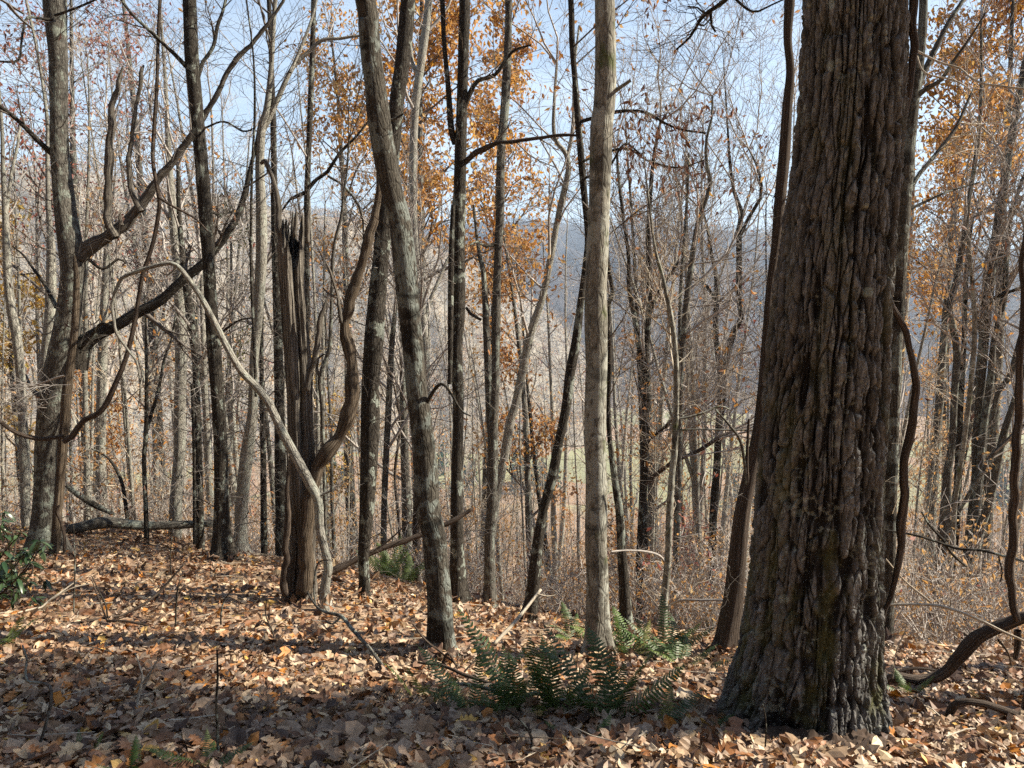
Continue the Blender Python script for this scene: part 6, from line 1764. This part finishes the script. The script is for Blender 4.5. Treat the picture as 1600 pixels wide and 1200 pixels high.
# ------------------------------------------------------------------ brush on the slope and the far-off wood
def brush_proto(rs, H, leafmat_idx, nleaf):
    m = MB()
    for k in range(rs.integers(4, 8)):
        a = rs.uniform(0, 6.28)
        d = np.array((math.cos(a) * .35, math.sin(a) * .35, 1.)); d /= np.linalg.norm(d)
        grow(m, (rs.normal(0, .2), rs.normal(0, .2), -.05), d, H * rs.uniform(.5, 1.1), .009, 2, rs, up=.04, rmin=.0042, wig=.2, kids=(3, 5), seg=.25)
    V, Q, B = m.arrays()
    tips = np.array(m.tips)
    lv, lt = leaf_mesh_arrays(tips[rs.integers(0, len(tips), nleaf)] + rs.normal(0, .06, (nleaf, 3)), .062, rs)
    return np.concatenate([V, lv]), Q, lt + len(V), np.concatenate([B, np.zeros((len(lv), 3))]), np.zeros(len(Q), int), np.full(len(lt), leafmat_idx)
rs = np.random.default_rng(606)
protos = [brush_proto(rs, 1.5, 1, 90), brush_proto(rs, 1.2, 1, 130), brush_proto(rs, 1.8, 1, 40), brush_proto(rs, 1.4, 2, 70), brush_proto(rs, 1.6, 1, 190)]
M = 1100
Y = 7.2 + 42 * rs.random(M) ** 1.5; px = rs.uniform(-40, 1640, M)
X = (px - 800) / FPX * Y * 1.02
ok = (rs.random(M) < np.interp(px, [0, 1300, 1400, 1640], [1, 1, .6, .6]) * np.interp(Y, [7, 13, 15], [.55, .7, 1])) & (Y > np.interp(px, [0, 600, 750, 900, 1000, 1150, 1250, 1600], [14, 13, 11.5, 10, 8.8, 8.2, 7.6, 7.2]))
X, Y = X[ok], Y[ok]
scatter('undergrowth', protos, np.stack([X, Y, ground_z(X, Y)], 1), rs.uniform(.6, 1.35, len(X)), rs.uniform(0, 6.28, len(X)), rs.choice(5, len(X), p=[.22, .22, .24, .14, .18]), (BK['gtwig'], TANL, REDL))

def wood_proto(seed, H, bark_i, leaf_i=None, nleaf=0):
    rs = np.random.default_rng(seed)
    t, c = generic(seed, H, .13, .38, 3.2, 1, 9, 'grey', rmin=.016)
    V1, Q1, B1 = t.arrays(); V2, Q2, B2 = c.arrays()
    V = np.concatenate([V1, V2]); Q = np.concatenate([Q1, Q2 + len(V1)]); B = np.concatenate([B1, B2])
    mq = np.concatenate([np.full(len(Q1), bark_i), np.full(len(Q2), 2)])
    tips = np.array(c.tips)
    lv, lt = leaf_mesh_arrays(tips[rs.integers(0, len(tips), max(1, nleaf))] + rs.normal(0, .3, (max(1, nleaf), 3)), .3, rs)
    return np.concatenate([V, lv]), Q, lt + len(V), np.concatenate([B, np.zeros((len(lv), 3))]), mq, np.full(len(lt), leaf_i if leaf_i is not None else 3)
protos = [wood_proto(71, 16, 0), wood_proto(72, 17, 1), wood_proto(73, 15, 0), wood_proto(74, 13, 1, 3, 420), wood_proto(75, 14, 0, 4, 380)]
M = 1700
Y = 72 + 580 * rs.random(M) ** 1.25; X = Y * rs.uniform(-.76, .8, M)
scatter('far_wood', protos, np.stack([X, Y, ground_z(X, Y)], 1), rs.uniform(.65, 1.1, M), rs.uniform(0, 6.28, M), rs.choice(5, M, p=[.3, .24, .26, .12, .08]), (BK['pale'], BK['grey'], BK['gtwig'], ORANGE, TANL))
# a few dark conifers in the valley
M = 90
Y = rs.uniform(430, 620, M); px = rs.choice([690, 830, 1180, 1590, 480], M) + rs.normal(0, 22, M)
X = (px - 800) / FPX * Y
CON = obj_random_mat('conifer_needles', [(0.0, (0.035, 0.06, 0.03)), (0.4, (0.05, 0.08, 0.04)), (0.75, (0.045, 0.065, 0.045))])
scatter('conifer_wood', [cone_puff(rs, 110) for _ in range(3)], np.stack([X, Y, ground_z(X, Y)], 1), rs.uniform(11, 20, M), rs.uniform(0, 6.28, M), rs.integers(0, 3, M), (CON,))

# ------------------------------------------------------------------ the wood goes on behind the camera and to both sides
def side_proto(seed):
    rs = np.random.default_rng(seed)
    t, c = generic(seed, 15, .17, .18, 3.4, 2, 12, 'grey', rmin=.02)
    V1, Q1, B1 = t.arrays(); V2, Q2, B2 = c.arrays()
    return np.concatenate([V1, V2]), np.concatenate([Q1, Q2 + len(V1)]), np.zeros((0, 3), int), np.concatenate([B1, B2]), np.concatenate([np.full(len(Q1), 0), np.full(len(Q2), 1)]), None
rs = np.random.default_rng(808)
M = 620
A = rs.uniform(0, 2 * math.pi, M); R = 6.0 + 44 * rs.random(M) ** .8
X, Y = R * np.sin(A), R * np.cos(A)
hd = np.degrees(np.arctan2(X, Y))                                  # heading from the view direction
ok = (np.abs(hd) > 45) & ~((hd > 52) & (hd < 112) & (rs.random(M) < .97)) & ~((np.abs(X) < 4) & (Y > -4)) & ~((hd > 0) & (hd < 70) & (R < 16))
X, Y = X[ok], Y[ok]
scatter('surrounding_wood', [side_proto(k) for k in (91, 92, 93)], np.stack([X, Y, ground_z(X, Y)], 1), rs.uniform(.7, 1.2, len(X)), rs.uniform(0, 6.28, len(X)), rs.integers(0, 3, len(X)), (BK['grey'], BK['twig']))
